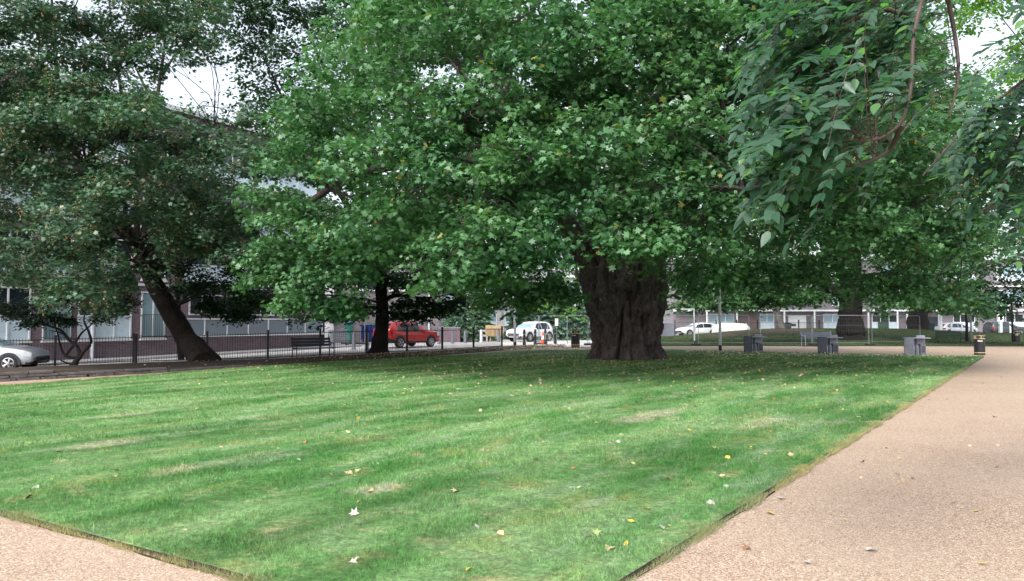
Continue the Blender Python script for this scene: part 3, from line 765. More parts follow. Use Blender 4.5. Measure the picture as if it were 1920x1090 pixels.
def simple_tree(name, label, base, trunk_pts, trunk_r, limb_specs, lobes, lm, bm_, leafkind, leafsize, sprays, per, spread=.2, group=None, seeds=None, extra=None, frac=.9, trunk_k=14, zmin=2.2, **kw):
    r_ = thing(name, label, 'tree', base, 0, group); mb = MB()
    pts = [Vector(p) for p in trunk_pts]
    fine = []; rr = []
    for i in range(len(pts)-1):
        for s_ in range(4): fine.append(pts[i].lerp(pts[i+1], s_/4)); rr.append(trunk_r[i]+(trunk_r[i+1]-trunk_r[i])*s_/4)
    fine.append(pts[-1]); rr.append(trunk_r[-1])
    # smooth the bends, flare and roughen
    for _ in range(2): fine = [fine[0]]+[(fine[i-1]+fine[i]*2+fine[i+1])/4 for i in range(1, len(fine)-1)]+[fine[-1]]
    mb.tube(fine, rr, trunk_k)
    V = []
    for v in mb.v:
        q = Vector(v); d = noise.noise(q*2.1)*.10+noise.noise(q*5)*.05; c = min(fine, key=lambda p: (p-q).length_squared); V.append(tuple(q+(q-c)*d*1.8))
    mb.v = V; mb.build('trunk', bm_, r_, True, off=base)
    limbs = [(fine, rr)]; mb = MB()
    for wp, r0 in limb_specs:
        pp = [Vector(p) for p in wp]; f2 = []
        for i in range(len(pp)-1):
            for s_ in range(4): f2.append(pp[i].lerp(pp[i+1], s_/4))
        f2.append(pp[-1])
        for _ in range(2): f2 = [f2[0]]+[(f2[i-1]+f2[i]*2+f2[i+1])/4 for i in range(1, len(f2)-1)]+[f2[-1]]
        rad = [r0*(1-i/len(f2))**.8+.012 for i in range(len(f2))]
        mb.tube(f2, rad, 8); limbs.append((f2, rad))
    limb_to_lobes(mb, limbs, lobes, .025, frac, 2, .02, zmin)
    mb.build('branches', bm_, r_, True, off=base)
    pos, nr, tp, sz = lobe_leaves(lobes, sprays, per, leafsize, spread, **kw)
    if extra:
        for ex_ in extra:
            k_ = thin(pos, *ex_); pos, nr, tp, sz = pos[k_], nr[k_], tp[k_], sz[k_]
    leaves('crown', pos, nr, tp, sz, leafkind, lm, r_, base)
    if seeds:
        n = len(pos); idx = rng.choice(n, seeds[0], replace=False); c = np.repeat(pos[idx], seeds[1], 0)
        c = c+rng.normal(size=c.shape)*np.array([.05, .05, .09])-np.array([0, 0, .08])
        m_ = len(c); leaves('seed_bunches', c, rng.normal(size=(m_, 3)), rng.normal(size=(m_, 3))+np.array([0, 0, -1.5]), np.full(m_, seeds[2]), 'simple', M['seed'], r_, base)
    return r_
def PL(lst, dn=1.0):
    out = []
    for e in lst:
        px, py, Y_, r = e[:4]; p = P(px, py, Y_); out.append((p.x, p.y, p.z, r, r*(e[5] if len(e) > 5 else .68), (e[4] if len(e) > 4 else 1.0)*dn, 1.0))
    return out

SKYGAP = [(302, 160), (330, 128), (400, 150), (440, 118), (452, 190), (440, 240), (380, 236), (310, 205)]
# ------------------------------------------------------------------ the leaning maple on the left
b0 = G(372, 677); b0.z += .02
tp_ = [G(388, 680)+Vector((0, 0, -.05)), P(352, 640, b0.y-.1), P(328, 600, b0.y-.3), P(300, 552, b0.y-.5), P(264, 480, b0.y-.8), P(235, 430, b0.y-1.2), P(190, 370, b0.y-1.8), P(130, 310, b0.y-2.4), P(70, 220, b0.y-3)]
YB = b0.y
lob = []
for px in range(-70, 470, 52):
    for py in range(215, 590, 50):
        if px > 300 and py > 470: continue
        if py > 520 and (px < 90 or px > 230): continue
        lob.append((px+random.uniform(-22, 22), py+random.uniform(-20, 20), random.uniform(22.5, 29.5), random.uniform(.75, 1.15), .85 if px < 300 else .75))
for px, py, d_ in ((-20, 60, .8), (50, 40, .9), (60, 170, .8), (-10, 190, .8), (120, 110, .7), (130, 30, .8), (190, 60, .8), (200, 140, .7), (250, 30, .7), (260, 110, .6), (330, 40, .55), (310, 110, .45), (370, 60, .4),
                   (390, 110, .3), (170, 190, .8), (240, 190, .6), (90, 210, .9), (350, 10, .5), (400, 20, .35), (-60, 120, .8), (0, -40, .8), (100, -50, .8), (220, -50, .8), (330, -60, .6), (420, -40, .4), (150, -90, .8), (-60, -60, .8), (395, 240, .5), (350, 225, .5), (20, 130, .8), (-40, 160, .8), (150, 160, .8), (70, 250, .9), (210, 215, .8), (265, 185, .6), (110, 190, .8), (180, 110, .6), (30, 10, .8), (90, 60, .8), (300, 60, .7), (280, 0, .8), (230, -20, .7), (360, 70, .5), (60, 110, .7), (380, 0, .6), (240, 80, .7)):
    lob.append((px, py, random.uniform(23.5, 29), random.uniform(.8, 1.15), d_*1.25))
mlobes = PL(lob)
limbs_m = [([P(262, 480, YB-.8), P(272, 430, YB-.4), P(280, 380, YB), P(285, 300, YB), P(287, 230, YB), P(300, 150, YB), P(312, 60, YB), P(318, -60, YB)], .17),
           ([P(255, 470, YB-.8), P(258, 400, YB-.6), P(250, 320, YB-.7), P(232, 200, YB-1), P(215, 100, YB-1), P(200, -40, YB-1)], .13),
           ([P(130, 310, YB-2.4), P(115, 230, YB-2.4), P(105, 120, YB-2.4), P(98, 30, YB-2.4), P(95, -60, YB-2.4)], .13),
           ([P(190, 370, YB-1.8), P(160, 300, YB-3), P(90, 250, YB-4), P(0, 240, YB-5)], .10),
           ([P(285, 300, YB), P(340, 260, YB-.5), P(400, 250, YB-1)], .06),
           ([P(300, 150, YB), P(335, 90, YB), P(370, 50, YB)], .05), ([P(290, 200, YB), P(260, 140, YB), P(225, 60, YB-.5)], .06),
           ([P(98, 30, YB-2.4), P(60, 60, YB-3), P(20, 55, YB-3), P(10, 90, YB-3)], .05)]
simple_tree('maple_tree', 'maple with a thick trunk leaning left and dry seed bunches, beside the railings', b0,
            tp_, [.60, .45, .42, .39, .34, .30, .26, .2, .1], limbs_m, mlobes, M['maple'], M['bark3'], 'plane', .128, 44, 25, .19, extra=[([(215, 430), (262, 415), (345, 560), (370, 640), (320, 640), (262, 540)], .92), (SKYGAP, .9)], seeds=(3400, 7, .038), zmin=3.6, frac=.6, trunk_k=20)

# dead-straight little stem behind the leaning trunk with the dark crown
b1 = G(340, 675); b1.y += .0
l1 = PL([(350, 420, 32, 1.2), (400, 400, 32, 1.2), (440, 450, 32, 1.3), (390, 470, 31, 1.3), (330, 500, 32, 1.1), (360, 540, 32, 1.0), (430, 530, 32, 1.2), (470, 560, 32, 1.0), (480, 490, 32, 1.1), (300, 460, 33, 1.0), (400, 350, 33, 1.1), (450, 590, 33, .6), (395, 575, 32.5, .6), (340, 390, 33, 1)])
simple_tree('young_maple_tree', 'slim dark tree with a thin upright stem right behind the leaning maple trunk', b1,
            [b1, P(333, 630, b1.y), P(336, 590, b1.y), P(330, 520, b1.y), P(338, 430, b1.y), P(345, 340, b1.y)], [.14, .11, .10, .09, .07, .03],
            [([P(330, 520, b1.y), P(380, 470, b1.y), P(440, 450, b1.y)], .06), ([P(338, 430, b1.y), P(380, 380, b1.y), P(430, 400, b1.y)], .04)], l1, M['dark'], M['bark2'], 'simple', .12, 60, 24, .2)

# low crooked shrub tree in front of the railings
b2 = G(139, 689); b2.z += .05; y2 = b2.y
l2_ = PL([(60, 575, y2, .7), (110, 560, y2, .75), (165, 560, y2, .75), (215, 570, y2, .65), (30, 590, y2-.3, .5), (90, 595, y2-.4, .55), (140, 545, y2+.3, .8), (190, 595, y2, .45), (235, 560, y2, .5), (10, 575, y2-.2, .45), (60, 605, y2-.4, .35), (120, 600, y2, .4)])
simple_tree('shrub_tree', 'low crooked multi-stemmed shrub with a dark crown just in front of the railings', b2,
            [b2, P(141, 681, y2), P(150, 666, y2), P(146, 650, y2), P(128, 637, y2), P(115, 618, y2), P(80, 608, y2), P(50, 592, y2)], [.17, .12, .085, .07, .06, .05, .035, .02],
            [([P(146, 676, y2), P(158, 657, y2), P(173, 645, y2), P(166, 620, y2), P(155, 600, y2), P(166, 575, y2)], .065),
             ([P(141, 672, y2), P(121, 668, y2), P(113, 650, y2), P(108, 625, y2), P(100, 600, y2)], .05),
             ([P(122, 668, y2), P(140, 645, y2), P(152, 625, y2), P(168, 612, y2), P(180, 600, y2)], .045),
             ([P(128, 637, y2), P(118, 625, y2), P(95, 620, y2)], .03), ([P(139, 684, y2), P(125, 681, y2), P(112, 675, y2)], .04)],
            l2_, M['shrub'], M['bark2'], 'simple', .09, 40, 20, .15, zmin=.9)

# dark tree behind, beside the red car
b3 = G(709, 664.5); b3.z += .02; y3 = b3.y
lob = []
for px, py in ((470, 30), (530, 20), (590, 30), (450, 90), (510, 90), (570, 100), (620, 60), (480, 150), (540, 160), (600, 150), (470, 210), (520, 220), (580, 210), (640, 20), (440, 10), (500, -40), (580, -50), (430, -30), (700, -20), (650, 200), (720, 300), (760, 200), (800, 100)):
    lob.append((px, py, random.uniform(y3-2, y3+3), random.uniform(1.3, 1.8), 1.0))
for px, py in ((640, 400), (700, 380), (760, 400), (650, 470), (720, 460), (790, 470), (600, 520), (660, 530), (720, 520), (780, 530), (830, 520), (840, 450), (600, 450), (560, 500), (560, 400), (700, 320), (620, 320), (540, 560), (590, 590), (460, 560), (500, 480), (450, 440), (500, 560), (860, 560), (760, 350), (820, 380)):
    lob.append((px, py, random.uniform(y3-1.5, y3+2.5), random.uniform(1.1, 1.5), .8))
for px, py, r in ((760, 570, .6), (800, 567, .6), (745, 588, .3), (775, 592, .4), (815, 582, .35), (650, 590, .5), (625, 578, .5), (680, 578, .6), (840, 575, .6)):
    lob.append((px, py, y3+random.uniform(-.5, .5), r, .7))
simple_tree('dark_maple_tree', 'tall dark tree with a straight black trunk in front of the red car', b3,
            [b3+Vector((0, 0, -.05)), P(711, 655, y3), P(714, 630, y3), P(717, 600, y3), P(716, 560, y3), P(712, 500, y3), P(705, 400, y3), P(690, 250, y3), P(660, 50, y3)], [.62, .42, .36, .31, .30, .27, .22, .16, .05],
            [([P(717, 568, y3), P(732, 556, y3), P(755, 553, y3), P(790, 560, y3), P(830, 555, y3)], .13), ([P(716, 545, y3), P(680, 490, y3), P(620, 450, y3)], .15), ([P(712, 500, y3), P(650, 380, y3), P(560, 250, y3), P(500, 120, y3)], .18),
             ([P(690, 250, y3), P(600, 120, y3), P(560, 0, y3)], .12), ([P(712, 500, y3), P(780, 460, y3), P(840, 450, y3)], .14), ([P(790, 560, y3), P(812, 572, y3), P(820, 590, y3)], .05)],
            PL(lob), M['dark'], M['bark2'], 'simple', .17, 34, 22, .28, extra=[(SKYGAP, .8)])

# ------------------------------------------------------------------ trees further back
def on_mound(px, Y_):
    v = ray(px, 630); X_ = v.x/v.y*Y_; return Vector((X_, Y_, mound(X_, Y_)))
def bg_tree(name, label, base, trunk, lobs, lm, bm_, size, group=None, sprays=30, per=18, limbs=None, **kw):
    kw.setdefault('frac', .4)
    return simple_tree(name, label, base, *trunk, limbs or [], PL(lobs), lm, bm_, 'simple', size, sprays, per, .35, group, **kw)
b4 = on_mound(1596, 56); y4 = 56
lob = [(random.uniform(1330, 1840), random.uniform(250, 470), random.uniform(50, 62), random.uniform(1.9, 2.8)) for _ in range(34)]
lob += [(px, py, random.uniform(50, 58), 1.7) for px, py in ((1420, 545), (1470, 540), (1520, 545), (1550, 505), (1390, 520), (1650, 520), (1690, 545), (1740, 550), (1790, 555), (1350, 545), (1440, 500), (1500, 490), (1600, 470), (1680, 480), (1760, 500), (1300, 530), (1310, 480))]
lob += [(px+random.uniform(-12, 12), 562+random.uniform(-8, 8), random.uniform(49, 55), random.uniform(.8, 1.1), .9) for px in range(1310, 1860, 36) if not 1535 < px < 1665]
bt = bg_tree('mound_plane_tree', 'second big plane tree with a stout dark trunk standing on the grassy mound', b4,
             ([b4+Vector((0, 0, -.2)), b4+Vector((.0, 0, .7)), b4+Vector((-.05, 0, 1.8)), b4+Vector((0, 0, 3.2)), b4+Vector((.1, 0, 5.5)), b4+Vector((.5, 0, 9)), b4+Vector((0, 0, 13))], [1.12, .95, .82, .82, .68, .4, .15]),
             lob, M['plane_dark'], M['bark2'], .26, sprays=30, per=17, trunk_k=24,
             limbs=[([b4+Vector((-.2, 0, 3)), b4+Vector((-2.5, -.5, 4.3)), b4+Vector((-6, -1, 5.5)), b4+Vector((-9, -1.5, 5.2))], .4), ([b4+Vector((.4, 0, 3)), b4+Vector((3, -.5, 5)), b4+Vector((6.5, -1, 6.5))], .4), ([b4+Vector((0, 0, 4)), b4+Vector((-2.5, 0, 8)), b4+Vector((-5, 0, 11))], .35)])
b5 = on_mound(1722, 72)
bg_tree('back_plane_tree', 'dark trunked tree at the back of the mound, right of the big mound tree', b5, ([b5+Vector((0, 0, -.1)), b5+Vector((0, 0, 1.5)), b5+Vector((.1, 0, 3.5)), b5+Vector((0, 0, 8))], [1.0, .85, .75, .3]),
        [(random.uniform(1640, 1830), random.uniform(380, 545), random.uniform(68, 75), 2.2) for _ in range(14)], M['plane_dark'], M['bark2'], .3, sprays=22, per=16, trunk_k=18)
b6 = G(1470, 620); b6 = Vector(((1468-960)/F*82, 82, 0))
bg_tree('pale_barked_tree', 'tree with a pale leaning trunk in front of the long terrace', b6, ([b6+Vector((0, 0, .0)), b6+Vector((-.5, 0, 2)), b6+Vector((-1.1, 0, 4)), b6+Vector((-1.6, 0, 8))], [.5, .36, .32, .15]),
        [(random.uniform(1330, 1560), random.uniform(420, 555), random.uniform(78, 86), 2.3) for _ in range(18)], M['plane_dark'], M['bark4'], .3, sprays=22, per=15, trunk_k=16)
# lighter tree in the gap left of the trunk and right of it
b7 = Vector(((1085-960)/F*66, 66, 0))
bg_tree('light_green_tree', 'light green leafy tree seen in the gap just left of the huge trunk', b7, ([b7, b7+Vector((0, 0, 3)), b7+Vector((-.3, 0, 8))], [.3, .22, .08]),
        [(px, py, random.uniform(62, 69), random.uniform(1.2, 1.8), .6) for px, py in ((1020, 540), (1060, 520), (1090, 560), (1010, 490), (1050, 450), (1100, 480), (985, 560), (1030, 570), (950, 540), (1080, 590))], M['fresh'], M['bark2'], .2, sprays=26, per=14)
b8 = Vector(((1225-960)/F*64, 64, 0))
bg_tree('low_branched_tree', 'leafy tree seen just right of the huge trunk, above the parked white cars', b8, ([b8, b8+Vector((0, 0, 3)), b8+Vector((.2, 0, 8))], [.3, .24, .08]),
        [(px, py, random.uniform(58, 68), random.uniform(1.5, 2.1), .8) for px, py in ((1280, 530), (1320, 540), (1370, 550), (1290, 470), (1350, 480), (1400, 520), (1300, 410), (1370, 420), (1275, 570), (1420, 470), (1440, 560), (1390, 575))], M['plane_dark'], M['bark2'], .24, sprays=26, per=15)
# right-hand trees
b9 = Vector(((1960-960)/F*46, 46, 0))
bg_tree('dark_lime_tree', 'dense dark green tree at the far right edge beyond the path', b9, ([b9, b9+Vector((0, 0, 3)), b9+Vector((0, 0, 9))], [.4, .33, .1]),
        [(px, py, random.uniform(42, 50), random.uniform(1.5, 2.0), .9) for px, py in ((1850, 500), (1880, 540), (1910, 500), (1870, 450), (1920, 560), (1940, 450), (1960, 520), (1840, 555), (1900, 580), (1890, 400), (1930, 370), (1850, 400), (1990, 570), (1980, 400), (1890, 300), (1930, 250), (1960, 320))], M['dark'], M['bark2'], .2, sprays=36, per=18)
b10 = Vector(((2010-960)/F*60, 60, 0))
bg_tree('tall_pale_tree', 'tall pale green tree at the top right corner behind the others', b10, ([b10, b10+Vector((0, 0, 6)), b10+Vector((0, 0, 17))], [.5, .4, .1]),
        [(random.uniform(1790, 1990), random.uniform(-60, 380), random.uniform(52, 62), 2.1, .8) for _ in range(34)], M['fresh'], M['bark2'], .26, sprays=28, per=15)
# trees behind the terrace and the park, closing the view high up
b11 = Vector(((1597-960)/F*76, 76, 0.0))
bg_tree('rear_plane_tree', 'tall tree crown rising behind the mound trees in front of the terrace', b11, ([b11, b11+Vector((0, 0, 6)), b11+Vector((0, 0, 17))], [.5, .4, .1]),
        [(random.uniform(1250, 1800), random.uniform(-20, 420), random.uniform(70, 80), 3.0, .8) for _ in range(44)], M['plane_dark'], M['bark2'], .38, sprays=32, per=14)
b12 = Vector(((900-960)/F*64, 64, 0.0))
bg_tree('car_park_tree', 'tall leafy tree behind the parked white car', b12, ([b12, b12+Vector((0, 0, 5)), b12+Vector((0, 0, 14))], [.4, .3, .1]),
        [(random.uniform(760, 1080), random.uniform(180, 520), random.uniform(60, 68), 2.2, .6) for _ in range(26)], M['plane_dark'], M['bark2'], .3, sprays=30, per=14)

# blue spruces
def spruce(name, label, px, Y_, h, rb, lean=0):
    X_ = (px-960)/F*Y_; r_ = thing(name, label, 'tree', (X_, Y_, 0)); mb = MB(); mb.tube([(0, 0, 0), (0, 0, h*.5), (0, 0, h)], [.10, .06, .015], 7); mb.build('trunk', M['bark2'], r_, True)
    PP = []; TT = []; br = MB()
    z = .35
    while z < h-.1:
        rr = rb*(1-z/h)**.85+.1; nb = int(8+6*rr)
        for k_ in range(nb):
            a = random.uniform(0, 6.283); d = np.array([math.cos(a), math.sin(a), 0]); L = rr*random.uniform(.75, 1.1)
            n_ = int(46*L)+10; t = rng.uniform(.08, 1, n_); side = rng.choice([-1, 1], n_)*rng.uniform(.05, 1, n_)*.30*L*(1-t*.75)
            pz = z+.12*L*t-.30*L*t*t; perp = np.array([-d[1], d[0], 0])
            p = d*(t*L)[:, None]+perp*side[:, None]; p[:, 2] = pz-np.abs(side)*.15+rng.normal(size=n_)*.02
            PP.append(p); TT.append(d[None, :]*.8+perp[None, :]*np.sign(side)[:, None]*.7+rng.normal(size=(n_, 3))*.3+np.array([0, 0, .15]))
            br.tube([(0, 0, z), (d[0]*L*.5, d[1]*L*.5, z+.0*L), (d[0]*L, d[1]*L, z-.18*L)], [.02, .012, .004], 4)
        z += random.uniform(.16, .24)
    br.build('branches', M['bark2'], r_)
    P_ = np.concatenate(PP); T_ = np.concatenate(TT); n = len(P_)
    leaves('crown', P_, rng.normal(size=(n, 3))*.5+np.array([0, 0, 1.]), T_, rng.uniform(.12, .2, n)*1.0, 'far', M['spruce'], r_, (0, 0, 0))
    return r_
spruce('spruce_tree', 'blue spruce behind the low brick wall, right of the red car', 862, 60, 4.4, 1.9)
spruce('spruce_tree', 'blue-green spruce between the low brick wall and the timber planter', 898, 63, 4.2, 1.7)
spruce('spruce_tree', 'big blue spruce behind the white car and the small white notice', 1046, 66, 6.2, 2.8)
spruce('spruce_tree', 'blue spruce behind the wire fencing just left of the huge trunk', 1105, 66, 5.4, 2.6)
spruce('spruce_tree', 'dark blue spruce behind the roof of the white car', 985, 68, 5.6, 2.2)

# ------------------------------------------------------------------ foreground tree with pinnate leaves reaching in from the right
bA = Vector((6.4, 7.6, .03))
ar = thing('ash_tree', 'ash-like tree whose leafy boughs hang closest to us in the upper right', 'tree', bA)
mb = MB(); mb.tube([bA, bA+Vector((0, 0, .4)), bA+Vector((-.05, -.1, 2.2)), bA+Vector((-.3, -.4, 4.2)), bA+Vector((-.4, -.6, 7.5))], [.30, .22, .19, .16, .08], 16)
mb.build('trunk', M['bark3'], ar, True, off=bA)
boughs = []
def bough(*pts, r=.02, side=0):
    pp = [Vector(p) for p in pts]; f2 = []
    for i in range(len(pp)-1):
        for s_ in range(5): f2.append(pp[i].lerp(pp[i+1], s_/5))
    f2.append(pp[-1])
    for _ in range(3): f2 = [f2[0]]+[(f2[i-1]+f2[i]*2+f2[i+1])/4 for i in range(1, len(f2)-1)]+[f2[-1]]
    boughs.append((f2, r)); return f2
J = bA+Vector((-.35, -.45, 4.4))
bough(J, P(1790, -160, 4.9), P(1730, -10, 4.0), P(1711, 75, 3.85), P(1710, 165, 3.8), P(1692, 232, 3.75), P(1652, 262, 3.75), P(1590, 266, 3.8), P(1505, 265, 3.85), r=.011)
bough(P(1692, 232, 3.75), P(1672, 280, 4.05), P(1640, 300, 4.0), P(1600, 312, 3.9), r=.012)
bough(P(1760, -90, 4.5), P(1700, 30, 4.6), P(1660, 110, 4.7), P(1560, 170, 4.6), P(1480, 200, 4.5), r=.009)
bough(P(1790, -160, 5.2), P(1700, -90, 5.0), P(1600, -30, 4.9), P(1500, 20, 4.8), P(1430, 60, 4.7), r=.009)
bough(P(1725, 40, 4.4), P(1650, 10, 4.6), P(1560, 60, 4.6), P(1500, 120, 4.5), r=.014)
bough(P(1760, -90, 4.5), P(1790, 60, 4.7), P(1800, 140, 4.6), P(1780, 220, 4.4), r=.014)
bough(P(1640, 120, 4.6), P(1640, 200, 4.5), P(1645, 290, 4.4), P(1610, 330, 4.3), r=.010)
J2 = bA+Vector((-.3, -.3, 3.9))
bough(J2, P(2080, 60, 6.6), P(1960, 120, 6.2), P(1880, 180, 6.0), P(1800, 250, 5.9), P(1730, 330, 5.8), r=.014)
bough(P(2080, 60, 6.6), P(1990, 220, 6.4), P(1910, 290, 6.3), P(1830, 350, 6.2), P(1770, 385, 6.1), r=.011)
bough(P(2080, 60, 6.6), P(2040, 250, 6.6), P(1980, 370, 6.6), P(1900, 430, 6.6), r=.011)
bough(P(1960, 120, 6.2), P(1920, 230, 6.2), P(1890, 330, 6.1), P(1850, 400, 6.0), r=.012)
bough(J2, P(2150, 300, 7), P(2000, 470, 7), P(1930, 500, 7), r=.011)
mb = MB()
for f2, r in boughs: mb.tube(f2, [r*(1-.8*i/len(f2))+.003 for i in range(len(f2))], 8)
LP = []; LN = []; LT = []; LS = []
def pinnate(base, d, L, ls):
    "compound leaf: rachis arching down with paired leaflets"
    d = Vector(d).normalized(); side = d.cross(Vector((0, 0, 1))); side = side.normalized() if side.length > .1 else Vector((1, 0, 0))
    n = random.randint(6, 8); pts = []; K = random.choice((.2, .35, .5, .8, 1.1)); gv = random.choice((.15, .35, .7, 1.0))
    for i in range(n+2):
        t = i/(n+1); pts.append(Vector(base)+d*(L*t)+Vector((0, 0, -K*L*t*t)))
    mb.tube(pts, [.0028*(1-.6*i/(n+1)) for i in range(n+2)], 4)
    for i in range(1, n+2):
        fw = (pts[i]-pts[i-1]).normalized(); upv = side.cross(fw).normalized(); tilt = random.uniform(-.3, .3)
        if i == n+1: dirs = [fw]
        else: dirs = [fw*.55+side*s_ for s_ in (-1, 1)]
        for dr in dirs:
            if random.random() < .05: continue
            tipd = dr.normalized()+Vector((random.gauss(0, .14), random.gauss(0, .14), -gv+random.gauss(0, .15)))
            nn = upv*1.0+Vector((random.gauss(0, .25), -.25+random.gauss(0, .3), .3+random.gauss(0, .15)))+side*tilt
            LP.append(tuple(pts[i])); LT.append(tuple(tipd)); LN.append(tuple(nn)); LS.append(ls*random.uniform(.75, 1.1)*(1-.25*abs(i/(n+1)-.5)))
for bi, (f2, r) in enumerate(boughs):
    near = bi < 7; n = len(f2); L0 = sum((f2[i]-f2[i-1]).length for i in range(1, n))
    start = .72 if bi == 0 else (.30 if bi in (7, 8, 9, 11) else .12)
    cnt = int(L0*(1-start)*(56 if near else 50))
    for k_ in range(cnt):
        t = start+(1-start)*(k_+random.random())/cnt; i = min(n-2, int(t*(n-1))); p = f2[i].lerp(f2[i+1], t*(n-1)-i)
        fw = (f2[i+1]-f2[i]).normalized()
        # leaves sweep out to the lower left as in the photograph, hanging under their own weight
        d = fw*.2+Vector((random.gauss(-.80, .28), random.gauss(-.12, .45), random.gauss(-.22, .22)))
        tw = p+Vector((random.gauss(-.10, .22), random.gauss(0, .2), random.gauss(-.03, .2)))
        qx, qy = proj(tw+d.normalized()*.15)
        if 1600 < qx < 1930 and qy < 330-(qx-1700)*1.25 and (qx > 1740 or qy > 200) and random.random() < .85: continue
        if qx > 1690 and bi >= 7 and qy < 300-(qx-1750)*1.1 and random.random() < .9: continue
        if qx < 1420 and random.random() < .5: continue
        LL_ = random.uniform(.28, .46); ex_, ey_ = proj(tw+d.normalized()*LL_+Vector((0, 0, -.42*LL_)))
        lim = 365 if ex_ < 1560 else (365-(ex_-1560)*.75 if ex_ < 1740 else 320+(ex_-1740)*.9)
        if bi < 7 and ex_ > 1740: lim = 230
        if ey_ > lim+random.gauss(0, 22) or ex_ < 1370+max(0, 130-ey_)*.3: continue
        mb.tube([p, p.lerp(tw, .5)+Vector((0, 0, .02)), tw], [.003, .0025, .002], 4)
        pinnate(tw, d, LL_, random.uniform(.08, .118))
for px, py, Y_ in ((1500, 340, 4.0), (1470, 300, 4.0), (1560, 400, 4.2), (1450, 250, 4.1), (1440, 330, 4.0), (1520, 300, 4.0), (1600, 340, 4.2), (1590, 300, 4.0), (1490, 220, 4.3), (1450, 180, 4.4), (1470, 380, 4.1)):
    e = P(px+45, py-45, Y_); src = min((p for f2, r in boughs[:7] for p in f2), key=lambda q: (q-e).length)
    mb.tube([src, src.lerp(e, .5)+Vector((0, 0, .03)), e], [.006, .005, .003], 4)
    pinnate(e, (-.7, -.1, -.35), .33, .115)
mb.build('branches', M['twig'], ar, True, off=bA)
leaves('crown', np.array(LP), np.array(LN), np.array(LT), np.array(LS), 'lance', M['ash'], ar, bA)
# cream flower cluster
c = np.array(P(1822, 350, 6.1))+rng.normal(size=(90, 3))*np.array([.06, .05, .035])
fc_ = leaves('blossom', c, rng.normal(size=(90, 3)), rng.normal(size=(90, 3)), np.full(90, .018), 'simple', M['flower'], ar, bA); fc_['kind'] = 'stuff'
# ------------------------------------------------------------------ buildings (built along local +x, outside face at y=0, towards -y)
def block(name, label, p0, p1, depth, z0, z1, wall, cat='building', roof_over=.25):
    p0 = Vector((*p0, 0)); p1 = Vector((*p1, 0)); d = p1-p0; L = d.length
    r_ = thing(name, label, cat, (p0.x, p0.y, 0), math.atan2(d.y, d.x))
    MB().box((L/2, depth/2, (z0+z1)/2), (L, depth, z1-z0)).build('wall', wall, r_)
    rf = MB().box((L/2, depth/2, z1+.10), (L+roof_over*2, depth+roof_over*2, .2)).build('roof', M['roof'], r_)
    MB().box((L/2, -roof_over-.012, z1+.09), (L+roof_over*2+.04, .05, .26)).build('fascia', M['white'], rf)
    return r_, L
def window(r_, u0, u1, z0, z1, cols=2, split=None, frame=None, pane='pane_dark', low='blind', fw=.07, sill=True, proud=.03):
    "frame with mullions; panes set back in it; optional light lower panels"
    frame = frame or M['upvc']; mb = MB(); w_ = u1-u0; h_ = z1-z0
    mb.box((u0+fw/2, -proud/2-.01, (z0+z1)/2), (fw, proud+.06, h_)); mb.box((u1-fw/2, -proud/2-.01, (z0+z1)/2), (fw, proud+.06, h_))
    mb.box(((u0+u1)/2, -proud/2-.01, z0+fw/2), (w_-2*fw, proud+.056, fw)); mb.box(((u0+u1)/2, -proud/2-.01, z1-fw/2), (w_-2*fw, proud+.056, fw))
    for c in range(1, cols): mb.box((u0+w_*c/cols, -proud/2-.01, (z0+z1)/2), (fw, proud+.05, h_-2*fw))
    if split: mb.box(((u0+u1)/2, -proud/2-.01, z0+split), (w_-2*fw, proud+.044, fw))
    f = mb.build('window', frame, r_)
    a = z0+(split or fw)
    MB().box(((u0+u1)/2, -.006, (a+z1)/2), (w_-fw, .02, z1-a-fw*.5)).build('pane', M[pane], f)
    if split: MB().box(((u0+u1)/2, -.006, (z0+a)/2), (w_-fw, .02, a-z0-fw*.5)).build('panel', M[low], f)
    if sill: MB().box(((u0+u1)/2, -.07, z0-.05), (w_+.12, .16, .08)).build('sill', M['white'], f)
    return f
# left brick block: its front runs away to the right
FA = Vector((-20.5, 36.4)); FD = Vector((.516, .857)).normalized()
def fu(px):
    k_ = (px-960)/F; t = (k_*FA.y-FA.x)/(FD.x-k_*FD.y); return t
u_start = -21.0
pL = FA+FD*u_start; pR = FA+FD*fu(607)
bl, LL = block('apartment_block', 'long purple brown brick apartment block with white bands on the left behind the railings', pL, pR, 10, -.6, 13.0, M['brick'])
def U(px): return fu(px)-u_start
bays = [(-78, 57), (80, 133), (146, 246), (264, 309)]
for k_, (a, b) in enumerate(bays):
    u0, u1 = U(a), U(b); wide = u1-u0 > 2.2
    window(bl, u0, u1, .72, 3.15, 3 if wide else 2, 1.15 if wide else .0 or None, pane='pane_dark' if wide else 'pane_blue', low='blind')
    if not wide:
        mb = MB(); n = int((u1-u0)/.12)
        for i in range(n+1): mb.tube([(u0+(u1-u0)*i/n, -.16, .82), (u0+(u1-u0)*i/n, -.16, 1.95)], .012, 4)
        mb.tube([(u0, -.16, 1.95), (u1, -.16, 1.95)], .018, 5); mb.tube([(u0, -.16, .82), (u1, -.16, .82)], .018, 5)
        for e in (u0, u1): mb.box((e, -.08, 1.9), (.03, .16, .03)); mb.box((e, -.08, .86), (.03, .16, .03))
        mb.build('window_guard', M['trim'], bl)
